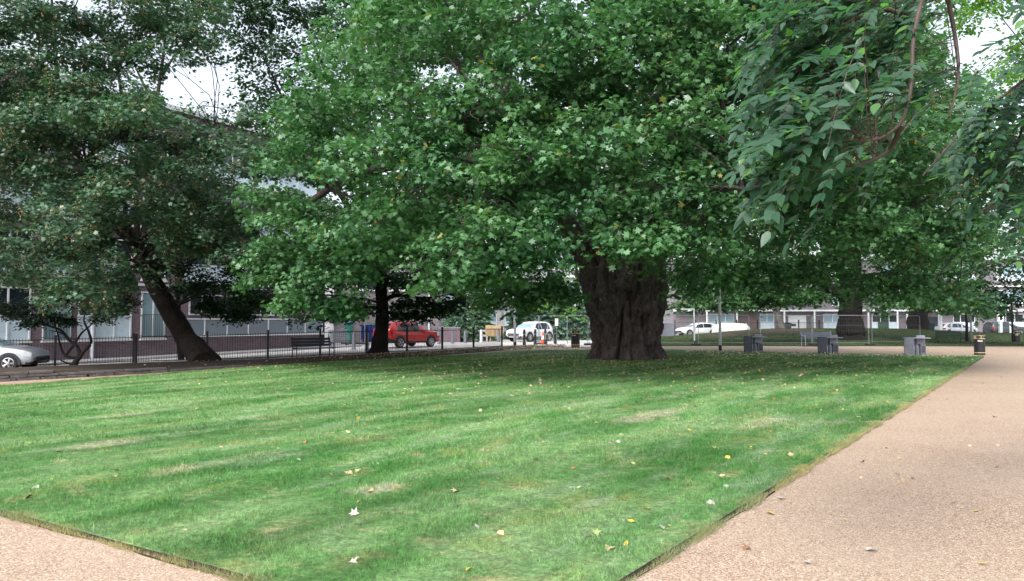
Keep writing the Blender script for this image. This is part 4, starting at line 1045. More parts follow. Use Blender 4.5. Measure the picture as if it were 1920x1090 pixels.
# recessed bay with glazed balustrade
u0, u1 = U(335), U(600)
window(bl, u0+.6, u1-2.5, 1.95, 3.1, 9, None, frame=M['lamp_grey'], sill=False)
mb = MB(); mp = MB(); n = 7
for i in range(n+1): mb.box((u0+(u1-u0)*i/n, -.20, 1.28), (.06, .06, .86))
mb.box(((u0+u1)/2, -.20, 1.74), (u1-u0+.1, .07, .07)); mb.box(((u0+u1)/2, -.14, .80), (u1-u0+.2, .30, .10))
for i in range(n): mp.box((u0+(u1-u0)*(i+.5)/n, -.20, 1.27), ((u1-u0)/n-.08, .02, .80))
f = mb.build('balustrade', M['upvc'], bl); mp.build('balustrade_panels', M['panel'], f)
MB().box(((u0+u1)/2, -.10, 3.42), (u1-u0+.4, .30, .20)).build('lintel', M['conc_dark'], bl)
for st in range(1, 4):
    zb = 3.0*st
    for a, b in bays+[(345, 470), (480, 590)]:
        u0, u1 = U(a), U(b); wide = u1-u0 > 2.2
        window(bl, u0, u1, zb+.78, zb+2.75, 3 if wide else 2, .95, pane='pane_dark', low='blind' if wide else 'pane_blue')
    MB().box((LL/2, -.30 if st == 3 else -.05, zb+.50), (LL+.02, .62 if st == 3 else .12, .26 if st == 3 else .12)).build('band', M['white'], bl)
for k_ in range(4):      # the part of the front left of the picture
    u0 = 1.2+k_*3.9
    for st in range(4): window(bl, u0, u0+2.6, 3*st+.75, 3*st+2.75, 3, .95)
mb = MB(); mb.tube([(U(172), -.12, -.3), (U(172), -.12, 3.3)], .09, 10); mb.build('drain_pipe', M['lamp_grey'], bl)
mb = MB(); mb.tube([(U(604), -.12, -.3), (U(604), -.12, 12.8)], .10, 10); mb.build('drain_pipe', M['trim'], bl)
# raised pavement along it
mb = MB(); a = FA+FD*u_start; b = FA+FD*(fu(607)+1); nr_ = Vector((FD.y, -FD.x)); vs_ = []
NS = 30
for i in range(NS+1):
    p = a.lerp(b, i/NS)
    for o_, dz in ((-.2, .09), (2.4, .09), (2.42, -.1)):
        q_ = p+nr_*o_; vs_.append((q_.x, q_.y, g(q_.x)+dz))
Fp = []
for i in range(NS):
    for j in range(2): Fp.append((i*3+j, i*3+j+1, (i+1)*3+j+1, (i+1)*3+j))
o = raw_mesh('pavement', vs_, Fp, M['pavement']); o['kind'] = 'structure'

def XY(px, Y_): return ((px-960)/F*Y_, Y_)
# pinkish brick building behind the red car
bb, Lb = block('brick_building', 'pinkish grey brick building with a green door behind the red car', XY(600, 61), XY(824, 63), 9, -.3, 8.5, M['brick_pale'])
mb = MB(); mb.box((.55, -.10, 4.1), (1.1, .2, 8.8)).build('white_pier', M['white'], bb)
f = window(bb, 1.95, 2.62, -.05, 3.2, 1, None, frame=M['green_door'], pane='pane_blue', sill=False)
MB().box((2.28, -.075, .75), (.62, .05, 1.5)).build('green_door', M['green_door'], bb)
for u_ in (5.6, 8.2): mb = MB(); window(bb, u_, u_+1.6, 4.2, 5.8, 2, None)
for u_ in (2.9,): window(bb, u_, u_+1.6, 4.2, 5.8, 2, None)
mb = MB(); mb.tube([(8.9, -.1, -.2), (8.9, -.1, 8.3)], .07, 8).build('drain_pipe', M['lamp_grey'], bb)
# pale building behind the spruces
bc, Lc = block('pale_building', 'pale rendered low block with wide windows behind the spruces', XY(818, 74), XY(1205, 74), 9, -.3, 9.0, M['render'])
for st in range(3):
    u_ = .6
    while u_+2.4 < Lc:
        window(bc, u_, u_+2.3, st*3+.75, st*3+2.6, 2, .8, pane='pane_blue' if (int(u_*3)+st) % 3 else 'pane_dark', low='blind'); u_ += 3.1
for st in (1, 2): MB().box((Lc/2, -.12, st*3+.05), (Lc, .24, .22)).build('band', M['white'], bc)
for k_ in range(4): MB().box((3.5+k_*6.1, -.04, 4.3), (.5, .10, 9.1)).build('brick_pier', M['brick_pale'], bc)
# long terrace across the back
bd, Ld = block('terrace', 'long brick terrace with white bands and porches across the back right', XY(1262, 93), XY(2250, 93), 10, -.3, 9.3, M['brick_pale'])
u0_ = XY(1262, 93)[0]
def UD(px): return XY(px, 93)[0]-u0_
MB().box((Ld/2, -.45, 2.95), (Ld, .9, .20)).build('canopy', M['white'], bd)
MB().box((Ld/2, -.12, 6.0), (Ld, .24, .18)).build('band', M['white'], bd)
for a, b, c_ in ((1328, 1376, 3), (1424, 1451, 2), (1543, 1578, 2), (1634, 1682, 3), (1786, 1827, 3), (1868, 1918, 3), (1950, 2000, 3), (2030, 2080, 3)):
    window(bd, UD(a), UD(b), .75, 2.55, c_, .75, pane='pane_dark' if a > 1620 else 'pane_blue', low='blind')
for a, b in ((1324, 1378), (1425, 1455), (1560, 1600), (1655, 1720), (1790, 1830), (1870, 1925)):
    for zz in (3.6, 6.7): window(bd, UD(a), UD(b), zz, zz+1.9, 2, .8, pane='pane_blue', low='blind')
for px in (1322, 1378, 1466, 1522, 1622, 1676, 1694, 1864, 1872): MB().box((UD(px), -.80, 1.3), (.16, .16, 3.1)).build('porch_post', M['white'], bd)
gd = MB().box((UD(1494), -.05, 1.1), (2.2, .12, 2.5)).build('garage_door', M['white'], bd)
MB().box((UD(1485), -.13, 1.15), (.8, .03, .30)).build('vent_panel', M['trim'], gd)
for a, b in ((1383, 1420), (1580, 1618), (1700, 1745)): MB().box(((UD(a)+UD(b))/2, -.02, 1.3), (UD(b)-UD(a), .05, 3.0)).build('brick_panel', M['brick_red'], bd)
MB().box((UD(1655), -.09, .62), (1.3, .12, 1.9)).build('green_door', M['bench_green'], bd)
for px in (1745, ): MB().box((UD(px), -.09, 1.0), (1.6, .12, 2.3)).build('dark_door', M['pane_dark'], bd)

# ------------------------------------------------------------------ cars
def smoothtab(tab, x, c):
    if x <= tab[0][0]: return tab[0][c]
    for a, b in zip(tab, tab[1:]):
        if x <= b[0]:
            t = (x-a[0])/(b[0]-a[0]); return a[c]+(b[c]-a[c])*(t*t*(3-2*t)*.5+t*.5)
    return tab[-1][c]
SUV = [(0, .62, .50, .92, .98), (.05, .74, .42, .97, 1.08), (.16, .84, .36, .99, 1.34), (.38, .89, .30, .98, 1.53), (.9, .91, .28, .97, 1.60), (1.6, .92, .28, .96, 1.62), (2.2, .92, .28, .95, 1.57), (2.7, .92, .28, .94, 1.36), (3.12, .91, .28, .96, 1.09), (3.6, .90, .30, .96, 1.05), (4.0, .88, .32, .93, 1.01), (4.25, .83, .34, .86, .94), (4.36, .76, .36, .78, .84), (4.40, .68, .42, .66, .70)]
HATCH = [(0, .60, .50, .86, .90), (.05, .74, .40, .90, 1.00), (.2, .82, .32, .92, 1.22), (.5, .86, .26, .92, 1.38), (1.1, .87, .24, .91, 1.47), (1.8, .88, .24, .90, 1.48), (2.4, .88, .24, .89, 1.40), (2.9, .88, .24, .88, 1.20), (3.4, .87, .25, .89, 1.02), (3.8, .86, .26, .88, .97), (4.15, .83, .27, .83, .90), (4.36, .77, .28, .75, .80), (4.45, .70, .32, .64, .68), (4.48, .64, .38, .56, .60)]
def car_surf(tab, x, s):
    "s 0..1 from the sill up the side and over to the roof centre; returns y,z (half)"
    w = smoothtab(tab, x, 1); zb = smoothtab(tab, x, 2); zl = smoothtab(tab, x, 3); zt = smoothtab(tab, x, 4)
    cab = max(0, min(1, (zt-zl-.05)/.45)); wr = w*(.93-.20*cab)
    K = [(0, w*.55, zb), (.10, w*.93, zb+.01), (.2, w, zb+.14), (.36, w*1.005, (zb+zl)/2), (.5, w*.985, zl-.03), (.54, w*.965, zl), (.76, (wr+w*.965)/2*(1+.012), (zl+zt-.06)/2), (.84, wr, zt-.07), (.90, wr*.86, zt-.02), (1, 0, zt)]
    for a, b in zip(K, K[1:]):
        if s <= b[0]: t = (s-a[0])/(b[0]-a[0]); return a[1]+(b[1]-a[1])*t, a[2]+(b[2]-a[2])*t
    return 0, zt
def car(name, label, tab, paint, loc, rz, glass='pane_dark', group=None, wheels=(.78, 3.42), wr=.34, plate=None, roof=None, cladding=True, wspan=(.52, 2.98)):
    r_ = thing(name, label, 'car', loc, rz, group); L = tab[-1][0]
    cx = L/2; xs_ = np.linspace(0, L, 60); ss = [0, .1, .15, .2, .28, .36, .43, .5, .54, .65, .76, .84, .87, .9, .95, 1.0]
    V = []; Fc = []; NSX = len(ss)*2-1
    for x in xs_:
        row = [(-car_surf(tab, x, s)[0], car_surf(tab, x, s)[1]) for s in ss]+[(car_surf(tab, x, s)[0], car_surf(tab, x, s)[1]) for s in ss[-2::-1]]
        for y, z in row: V.append((x-cx, y, z))
    for i in range(len(xs_)-1):
        for j in range(NSX-1): Fc.append((i*NSX+j, i*NSX+j+1, (i+1)*NSX+j+1, (i+1)*NSX+j))
        Fc.append((i*NSX+NSX-1, i*NSX, (i+1)*NSX, (i+1)*NSX+NSX-1))
    Fc.append(tuple(range(NSX-1, -1, -1))); Fc.append(tuple((len(xs_)-1)*NSX+j for j in range(NSX)))
    raw_mesh('body', V, Fc, paint, r_, True)
    def patch(nm, m, x0, x1, s0, s1, side, off=.010, nx=8, ns=5, x0b=None, x1b=None, parent=None):
        "panel following the body; x0b,x1b: x limits at the upper edge"
        x0b = x0 if x0b is None else x0b; x1b = x1 if x1b is None else x1b; v = []; f = []
        for j in range(ns+1):
            t = j/ns; s = s0+(s1-s0)*t; a = x0+(x0b-x0)*t; b = x1+(x1b-x1)*t
            for i in range(nx+1):
                x = a+(b-a)*i/nx; y, z = car_surf(tab, x, s); e = .01
                y2, z2 = car_surf(tab, x, min(1, s+e)); y3, z3 = car_surf(tab, x, max(0, s-e)); x2 = car_surf(tab, x+.03, s); x3 = car_surf(tab, x-.03, s)
                ta = Vector((0, y2-y3, z2-z3)); tb_ = Vector((.06, x2[0]-x3[0], x2[1]-x3[1])); n_ = tb_.cross(ta)
                if n_.length < 1e-9: n_ = Vector((0, 1, 0))
                n_.normalize()
                if n_.y*y+n_.z*(z-.8) < 0: n_ = -n_
                p = Vector((x-cx, y, z))+n_*off; v.append((p.x, p.y*side, p.z))
        for j in range(ns):
            for i in range(nx): f.append((j*(nx+1)+i, j*(nx+1)+i+1, (j+1)*(nx+1)+i+1, (j+1)*(nx+1)+i))
        return raw_mesh(nm, v, f, m, parent or r_, True)
    G_ = M[glass]; a, b = wspan; mid = (a+b)/2+.05
    for sd_ in (-1, 1):
        patch('side_window', G_, a+.55, mid-.03, .555, .82, sd_, x0b=a+.35)
        patch('side_window', G_, mid+.03, b, .555, .82, sd_, x1b=b-.62)
        patch('side_window', G_, a+.12, a+.49, .56, .80, sd_, x0b=a+.18, x1b=a+.30)
        if cladding: patch('sill_trim', M['trim'], .35, L-.45, .02, .19, sd_, .012, 20)
    xw0 = [x for x in np.linspace(L*.45, L, 80) if smoothtab(tab, x, 4)-smoothtab(tab, x, 3) < .14][0]
    for sd_ in (-1, 1):
        patch('windscreen', M['pane_blue'] if glass == 'pane_dark' else G_, xw0-.62, xw0-.02, .86, 1.0, sd_, .012, 10, 5)
        patch('rear_window', M['pane_dark'], .10, .34, .86, 1.0, sd_, .012, 6, 5)
        patch('headlight', M['lampclear'], L-.42, L-.10, .40, .53, sd_, .012, 6, 3)
        patch('tail_light', M['lampred'], .015, .22, .40, .53, sd_, .012, 4, 3)
        patch('bumper', M['trim'], .0, .34, .02, .24, sd_, .014, 5, 5); patch('bumper', M['trim'], L-.30, L, .02, .16, sd_, .014, 5, 4)
        y_, z_ = car_surf(tab, xw0-.35, .56)
        MB().box((xw0-.30-cx, sd_*(y_+.10), z_+.05), (.16, .22, .14), 0, .04).build('wing_mirror', paint, r_)
        for wx in wheels:
            yw = car_surf(tab, wx, .36)[0]
            # dark arch on the side
            mb = MB(); n = 20; arc = [(wx-cx+math.cos(math.pi*i/n)*(wr+.09), sd_*(yw+.012), wr+math.sin(math.pi*i/n)*(wr+.085)) for i in range(n+1)]
            mb.poly([(wx-cx-(wr+.09), sd_*(yw+.012), .26)]+arc[::-1]+[(wx-cx+(wr+.09), sd_*(yw+.012), .26)]); mb.build('wheel_arch', M['trim'], r_)
            w_ = MB(); prof = [(wr*.62, -.11), (wr*.93, -.11), (wr, -.07), (wr, .07), (wr*.93, .11), (wr*.62, .11)]
            k_ = 28
            for rr_, yy in prof:
                for j in range(k_): q_ = 2*math.pi*j/k_; w_.v.append((wx-cx+rr_*math.cos(q_), sd_*(yw-.075)+yy, wr+rr_*math.sin(q_)))
            for i in range(len(prof)-1):
                for j in range(k_): w_.f.append((i*k_+j, i*k_+(j+1) % k_, (i+1)*k_+(j+1) % k_, (i+1)*k_+j))
            w_.f.append(tuple(range(k_-1, -1, -1))); w_.f.append(tuple((len(prof)-1)*k_+j for j in range(k_)))
            tyre = w_.build('wheel', M['tyre'], r_, True)
            rm = MB(); yo = sd_*(yw+.042)
            for q5 in range(5):
                for dq in (-.13, .13):
                    A = 2*math.pi*q5/5+dq
                    rm.box((wx-cx+math.cos(A)*wr*.32, yo, wr+math.sin(A)*wr*.32), (.001, .001, .001))
                    p1 = Vector((wx-cx+math.cos(A-.1)*wr*.1, yo, wr+math.sin(A-.1)*wr*.1)); p2 = Vector((wx-cx+math.cos(A)*wr*.62, yo-.0, wr+math.sin(A)*wr*.62))
                    rm.tube([p1, p2], [.028, .022], 5)
            rm.v = rm.v; ring = [(wx-cx+math.cos(2*math.pi*j/24)*wr*.63, yo, wr+math.sin(2*math.pi*j/24)*wr*.63) for j in range(25)]
            rm.tube(ring, .018, 5); rm.tube([(wx-cx, yo-.02, wr), (wx-cx, yo+.02, wr)], .05, 10)
            rm.build('rim', M['rim'], tyre)
    if plate:
        for x_, s_, col in ((-.012, -1, 'plate_y'), (L+.012, 1, 'plate_w')):
            zz = (smoothtab(tab, max(0, min(L, x_)), 2)+smoothtab(tab, max(0, min(L, x_)), 3))/2+(.03 if s_ < 0 else -.08)
            pl = MB().box((x_-cx, 0, zz), (.02, .50, .11)).build('number_plate', M[col], r_)
            t_ = bpy.data.curves.new('txt', 'FONT'); t_.body = plate; t_.size = .105; t_.align_x = 'CENTER'; t_.align_y = 'CENTER'; t_.extrude = .002
            to = bpy.data.objects.new('plate_text', t_); 
            lk = link(to); bpy.context.view_layer.update(); dg = bpy.context.evaluated_depsgraph_get()
            me = bpy.data.meshes.new_from_object(to.evaluated_get(dg)); bpy.data.objects.remove(to); me.materials.clear(); me.materials.append(M['ink'])
            tx = link(bpy.data.objects.new('lettering', me)); tx.parent = pl
            tx.location = (x_-cx+s_*.013, 0, zz-.003); tx.rotation_euler = (math.pi/2, 0, math.pi/2*s_)
    # dark grille line and lower intake at the front
    zf = smoothtab(tab, L, 3)
    MB().box((L-cx+.0, 0, zf-.05), (.07, 1.15, .13), 0, .03).build('grille', M['trim'], r_)
    MB().box((L-cx-.02, 0, smoothtab(tab, L, 2)+.06), (.10, 1.15, .09), 0, .03).build('intake', M['trim'], r_)
    return r_
pr = G(768, 652)
red = car('parked_car', 'red SUV with a yellow rear plate parked beyond the railings, seen from behind', SUV, M['red_paint'], (-6.55, 46.6, 0), R(52), plate='SB18 BXZ')
car('parked_car', 'white SUV facing left, parked behind the black bollards', SUV, M['white_paint'], (1.45, 60.2, 0), R(232), wr=.36)
car('parked_car', 'silver hatchback at the left edge behind the railings, only its front half in view', HATCH, M['silver_paint'], (-21.1, 29.8, -.36), R(9), cladding=False, wheels=(.72, 3.62), wr=.33, wspan=(.35, 3.2), glass='pane_blue')
car('parked_car', 'pale blue white car parked just right of the huge trunk, behind the mesh fence', HATCH, M['white_paint'], (20.2, 82, 0), R(200), cladding=False, wheels=(.72, 3.62), wr=.33, wspan=(.35, 3.2))
car('parked_car', 'silver car behind the mound and the white posts on the right', HATCH, M['silver_paint'], (50.2, 84.5, .0), R(10), cladding=False, wheels=(.72, 3.62), wr=.33, wspan=(.35, 3.2))
car('parked_car', 'dark green car parked right of the silver car in front of the terrace', SUV, M['dark_paint'], (56.0, 85, .0), R(8))
car('parked_car', 'white and teal car at the right edge of the street', SUV, M['white_paint'], (58.2, 80.0, .0), R(205), glass='pane_blue')

# ------------------------------------------------------------------ sheeted heap and planks behind the mesh fence
h_ = thing('sheeted_pile', 'big white sheeted heap beside the pale car in front of the terrace', 'covered pile', (23.3, 79.5, 0))
bm = bmesh.new(); bmesh.ops.create_icosphere(bm, subdivisions=4, radius=1)
for v in bm.verts:
    p = v.co.copy(); n_ = noise.noise(p*2.2)*.14+noise.noise(p*5)*.05
    q_ = lambda t: math.copysign(abs(t)**.55, t)
    v.co = Vector((q_(p.x)*1.9*(1+n_*.6), q_(p.y)*1.1*(1+n_), max(0, .62+q_(p.z)*.78*(1+n_))))
    if p.z < -.2: v.co.x *= 1.05
me = bpy.data.meshes.new('sheet'); bm.to_mesh(me); bm.free(); me.materials.append(M['tarp']); me.polygons.foreach_set('use_smooth', [True]*len(me.polygons))
o = link(bpy.data.objects.new('sheeting', me)); o.parent = h_
mb = MB()
for x in (-1.2, .1, 1.3): mb.tube([(x-.02, -1.22, 0), (x, -1.18, .8), (x+.03, -.9, 1.45)], .025, 5)
mb.build('ties', M['lamp_grey'], h_)
h_ = thing('plank_stack', 'low stack of pale planks lying on the slope right of the sheeted heap', 'planks', (26.6, 78, .28), R(6)); mb = MB()
for i in range(7): mb.box((random.uniform(-.1, .1), -.4+(i % 4)*.24, .06+(i//4)*.07), (3.2+random.uniform(-.3, .3), .21, .055), random.uniform(-.03, .03))
mb.build('planks', M['wood'], h_)
mb = MB(); mb.box((-1.2, 0, .0), (.1, 1.0, .1)); mb.box((1.2, 0, .0), (.1, 1.0, .1)); mb.build('bearers', M['wood_grey'], h_)

# ------------------------------------------------------------------ bollards, posts, signs
def bollard_mesh(r_, h, m, bandm=None):
    MB().lathe([(r_*1.25, 0), (r_*1.25, .10), (r_, .14), (r_, h*.80), (r_*1.12, h*.82), (r_*1.12, h*.86), (r_*.9, h*.88), (r_*.95, h*.94), (r_*.7, h*.985), (r_*.2, h)], k=14)
BB = 'black bollards standing in a row in front of the white car'; BG = 'plain grey bollards along the kerb of the street'
proto = {}
def bollard(px, py, h, kind, label, group):
    loc = G(px, py)
    if kind not in proto:
        r_ = thing('bollard', label, 'bollard', loc, 0, group); rad = .085 if kind == 'black' else .10
        m = M['black'] if kind == 'black' else (M['white'] if kind == 'white' else M['conc'])
        if kind == 'black':
            MB().lathe([(rad*1.3, 0), (rad*1.3, .16), (rad, .20), (rad, .78), (rad*1.15, .80), (rad*1.15, .84), (rad*.85, .86), (rad*.95, .93), (rad*.7, .985), (rad*.2, 1.0)], k=14).build('post', m, r_, True)
            MB().lathe([(rad*1.04, .66), (rad*1.04, .70)], k=14).build('band', M['galv'], r_)
        else:
            MB().lathe([(rad*1.3, 0), (rad*1.3, .08), (rad*1.05, .12), (rad, .9), (rad*.8, .97), (rad*.3, 1.0)], k=14).build('post', m, r_, True)
        proto[kind] = r_
    else:
        r_ = copy_tree(proto[kind]); r_.location = loc; tag(r_, label, 'bollard', group)
    r_.scale = (1, 1, h); return r_
bollard(983, 648, 1.08, 'black', 'first black bollard from the left in the row before the white car', BB)
bollard(1003.5, 647, 1.08, 'black', 'second black bollard from the left, before the front wheel of the white car', BB)
bollard(1022.5, 645.6, 1.08, 'black', 'black bollard directly beside the orange and white cone', BB)
bollard(1041, 645, 1.08, 'black', 'last black bollard of the row, under the white notice', BB)
bollard(622, 653, 1.0, 'grey', 'grey bollard beside the stacked metal barriers', BG)
bollard(663, 655.5, 1.0, 'grey', 'grey bollard left of the blue container', BG)
bollard(688, 657, 1.0, 'grey', 'grey bollard in front of the blue container', BG)
bollard(823, 645, 1.0, 'grey', 'grey bollard at the bonnet of the red car', BG)
bollard(848, 644, 1.0, 'grey', 'grey bollard before the low brick wall', BG)
bollard(872, 643.5, 1.0, 'grey', 'grey bollard before the white rail, right of the low brick wall', BG)
bollard(934, 641, 1.0, 'grey', 'grey bollard before the timber planter', BG)
bollard(1052, 637.5, 1.0, 'grey', 'grey bollard behind the white notice', BG)
bollard(1094, 636, 1.0, 'grey', 'grey bollard behind the wire fencing left of the trunk', BG)
bollard(902, 642, 1.0, 'white', 'single white bollard left of the timber planter', BG)
def lamp(px, py, h, w_, label, kind):
    loc = G(px, py); r_ = thing('lamp_post', label, 'lamp post', loc)
    MB().lathe([(w_*1.0, 0), (w_*1.0, .32)], k=16).build('base', M['black'], r_, True)
    MB().lathe([(w_*.92, .32), (w_*.80, h*.6), (w_*.62, h)], k=16).build('pole', M['lamp_grey'], r_, True)
    if kind == 'cone':
        MB().lathe([(.06, h), (.07, h+.05), (.24, h+.10), (.20, h+.16), (.05, h+.30), (.01, h+.33)], k=18).build('lantern', M['galv'], r_, True)
    else:
        mb = MB(); mb.box((-.42, 0, h-.03), (.9, .10, .07)); mb.build('arm', M['lamp_grey'], r_)
    return r_
lamp(1350.5, 658.5, 5.25, .085, 'tall slim grey lamp post with a black base, right of the huge tree', 'cone')
lamp(965.5, 651.5, 2.62, .095, 'short grey post with a side arm in front of the white car', 'arm')
lamp(1302, 648.0, 2.45, .07, 'grey post with a side arm just right of the huge trunk', 'arm')
p = G(1010.5, 645); r_ = thing('sign_pole', 'pale metal pole on a black foot in front of the white car, beside the cone', 'pole', p)
MB().tube([(0, 0, .04), (0, 0, 2.0)], .035, 8).build('pole', M['galv'], r_, True); MB().box((.0, 0, .04), (.55, .3, .09), 0, .02).build('foot', M['rubber'], r_)
MB().lathe([(.055, 1.7), (.055, 1.98), (.01, 2.03)], k=10).build('cap', M['galv'], r_, True)
p = G(1018, 645.2); r_ = thing('traffic_cone', 'orange and white traffic cone between the black bollards', 'traffic cone', p+Vector((0, -.1, 0)))
MB().box((0, 0, .02), (.40, .40, .04), 0, .01).build('base', M['rubber'], r_); MB().lathe([(.17, .04), (.125, .32)], k=16).build('cone', M['cone'], r_, True)
MB().lathe([(.126, .32), (.075, .60)], k=16).build('band', M['white'], r_, True); MB().lathe([(.075, .60), (.035, .84), (.02, .85)], k=16).build('tip', M['cone'], r_, True)
p = G(1043, 644); r_ = thing('notice_sign', 'white notice on a thin post above the last black bollard', 'sign', p+Vector((.05, .4, 0)))
MB().tube([(0, 0, 0), (0, 0, 1.75)], .018, 6).build('post', M['galv'], r_); MB().box((0, -.03, 1.55), (.24, .02, .52)).build('board', M['white'], r_)
mb = MB()
for i in range(7): mb.box((-.01*(i % 2), -.0425, 1.75-.055*i), (.16 if i else .12, .002, .012))
mb.build('lettering', M['lamp_grey'], r_)
p = G(1025.5, 651); r_ = thing('lawn_sign', 'small white sign on a timber stake at the back edge of the lawn', 'sign', p)
MB().box((0, 0, .30), (.06, .04, .62)).build('stake', M['wood_grey'], r_); MB().box((0, -.035, .66), (.24, .02, .34), 0, .008).build('board', M['white'], r_)
MB().box((0, -.05, .66), (.12, .012, .26)).build('symbol', M['wood_grey'], r_)
# tall white sign with black writing on the right, and the white posts
p = Vector((*XY(1763, 77), .60)); r_ = thing('banner_sign', 'tall narrow white board with black writing at the top of the mound on the right', 'sign', p)
MB().box((0, 0, .25), (.30, .12, 1.3)).build('post', M['white'], r_); bd_ = MB().box((-.05, 0, 1.25), (.40, .05, 1.5)).build('board', M['white'], r_)
mb = MB()
for pts in (((-.12, 1.85), (.02, 1.75), (-.1, 1.68), (.06, 1.6)), ((-.14, 1.5), (.0, 1.42), (.08, 1.5), (.06, 1.34), (-.1, 1.30)), ((-.1, 1.2), (.06, 1.12), (-.06, 1.04)), ((-.06, .86), (.04, .80), (-.04, .74), (-.06, .86))):
    mb.tube([(a-.04, -.045, b) for a, b in pts], .025, 5)
mb.build('lettering', M['ink'], bd_)
for px, lb in ((1783, 'white post left of the silver car'), (1803, 'white post in front of the silver car'), (1822, 'white post at the right end of the silver car'), (1874, 'white post in front of the dark car'), (1893, 'pale blue white post at the white and teal car')):
    r_ = thing('marker_post', lb+' beyond the mound', 'post', (*XY(px, 79), .35), 0, 'white posts along the street beyond the mound')
    MB().box((0, 0, .55), (.14, .14, 1.1), 0, .02).build('post', M['white'], r_); MB().box((0, 0, 1.12), (.17, .17, .04), 0, .01).build('cap', M['white'], r_)
r_ = thing('folding_board', 'white tilted board with a dark mark leaning in the street at the far right', 'board', (*XY(1876, 78), .4))
MB().box((0, 0, .7), (.34, .05, 1.3), .2).build('board', M['white'], r_); MB().box((0, .2, .6), (.30, .04, 1.2), .2).build('back_board', M['white'], r_)

# litter bins
def bin_(loc, s, label, bands=2, slot=True):
    r_ = thing('litter_bin', label, 'litter bin', loc, 0, 'black and gold litter bins'); rr = .235*s; H = 1.02*s
    MB().lathe([(rr*.98, 0), (rr, .04), (rr, H*.74), (rr*.97, H*.745)], k=26).build('body', M['black'], r_, True)
    MB().lathe([(rr*1.03, H*.745), (rr*1.03, H*.78), (rr*1.02, H*.90), (rr*1.03, H*.925)], k=26).build('hood', M['gold'], r_, True)
    MB().lathe([(rr*1.06, H*.925), (rr*1.07, H*.95), (rr*.9, H*.985), (rr*.2, H)], k=26).build('lid', M['black'], r_, True)
    for z_ in ((.09, .17) if bands == 2 else (.10,)):
        MB().lathe([(rr*1.012, H*z_), (rr*1.012, H*(z_+.035))], k=26).build('gold_band', M['gold'], r_, True)
    for a in (-2.25, -1.57, -.9): 
        MB().box((math.cos(a)*rr*1.0, math.sin(a)*rr*1.0, H*.845), (.05 if abs(a+1.57) < .1 else .13, .13 if abs(a+1.57) > .1 else .10, H*.09), 0).build('opening', M['ink'], r_)
    MB().box((-rr*.45, -rr*.93, H*.66), (rr*.85, .02, .045), -.35).build('label_strip', M['white'], r_)
    return r_
bin_(G(1837, 666), 1.0, 'black litter bin with gold bands at the right corner of the lawn', 1)
bin_(G(1079, 652.5), 1.12, 'black litter bin with gold bands just left of the huge trunk', 2)
bin_(G(1906, 645), .95, 'black litter bin at the right edge beyond the path, next to a tree stake', 1)

# ------------------------------------------------------------------ concrete units
def unit(px, py, rz, label, front='conc_dark'):
    loc = G(px, py); r_ = thing('concrete_table', label, 'table', loc, rz, 'grey concrete table units in a row along the far edge of the lawn')
    MB().box((-.36, -.26, .42), (.44, .07, .84), 0, .008).build('side_slab', M[front], r_)
    MB().box((-.12, -.08, .40), (.035, .30, .76), 0, .006).build('inner_slab', M['conc_pale'], r_)
    MB().box((.41, .30, .46), (.40, .08, .92), 0, .008).build('side_slab', M['conc_pale'], r_)
    MB().box((.12, .03, .795), (1.14, .46, .045), 0, .01).build('table_top', M['conc_pale'], r_)
    MB().box((.40, .12, .25), (.26, .26, .50), 0, .01).build('shelf', M['conc'], r_)
    MB().box((.41, -.015, .26), (.17, .02, .32), 0, .006).build('recess', M['conc_dark'], r_)
    MB().box((.05, .26, .60), (.33, .03, .32), 0, .005).build('gap_shade_panel', M['conc_dark'], r_)  # added dark sheet that stands for the shade in the gap
    MB().lathe([(.10, 0), (.10, .32), (.08, .44), (.03, .47)], c=(.10, -.02, 0), k=18).build('pedestal', M['conc'], r_, True)
    return r_
unit(1412, 661, R(4), 'grey concrete table unit at the far lawn edge, nearest the tall lamp post')
unit(1552, 663.5, R(-2), 'middle grey concrete table unit, in front of the blue-grey bench')
unit(1715, 665, R(-6), 'grey concrete table unit furthest right, in front of the green bench', 'conc')

# ------------------------------------------------------------------ benches
def bench(loc, rz, Lb_, slat, frame, label, arms=True):
    r_ = thing('park_bench', label, 'bench', loc, rz)
    mb = MB()
    for i in range(4): mb.box((0, -.02+i*.115-.18, .44), (Lb_, .095, .03), 0, .006)
    mb.build('seat', slat, r_)
    mb = MB()
    for i in range(3): mb.box((0, .27+i*.03, .56+i*.125), (Lb_, .03, .105), 0, .006)
    mb.build('backrest', slat, r_)
    for s_ in (-1, 1):
        x = s_*(Lb_/2-.06)
        mb = MB(); mb.tube([(x, .30, 0), (x, .27, .42), (x, .36, .90)], .025, 6); mb.build('rear_leg', frame, r_)
        mb = MB(); mb.tube([(x, -.25, 0), (x, -.22, .42)]+([(x, -.24, .62), (x, .28, .66)] if arms else []), .025, 6); mb.build('front_leg', frame, r_)
        MB().box((x, .02, .415), (.05, .50, .03)).build('seat_bearer', frame, r_)
    return r_
pb = G(588, 674.5); pb.z += .03
a_ = G(545, 675.5); b_ = G(616, 669.5); rz_ = math.atan2(b_.y-a_.y, b_.x-a_.x)
bench((pb.x, pb.y, pb.z+.02), rz_*.55, 1.75, M['bench_black'], M['black'], 'black slatted bench against the railings on the left, beside the leaning tree')
p = G(1535, 650); bench((p.x, p.y, .05), R(5), 2.1, M['bench_blue'], M['galv'], 'blue-grey slatted bench half hidden behind the middle concrete table')
p = G(1783, 646.5); bench((p.x, p.y, .06), R(-3), 1.75, M['bench_green'], M['bench_green'], 'green slatted bench on the grass by the staked young tree')
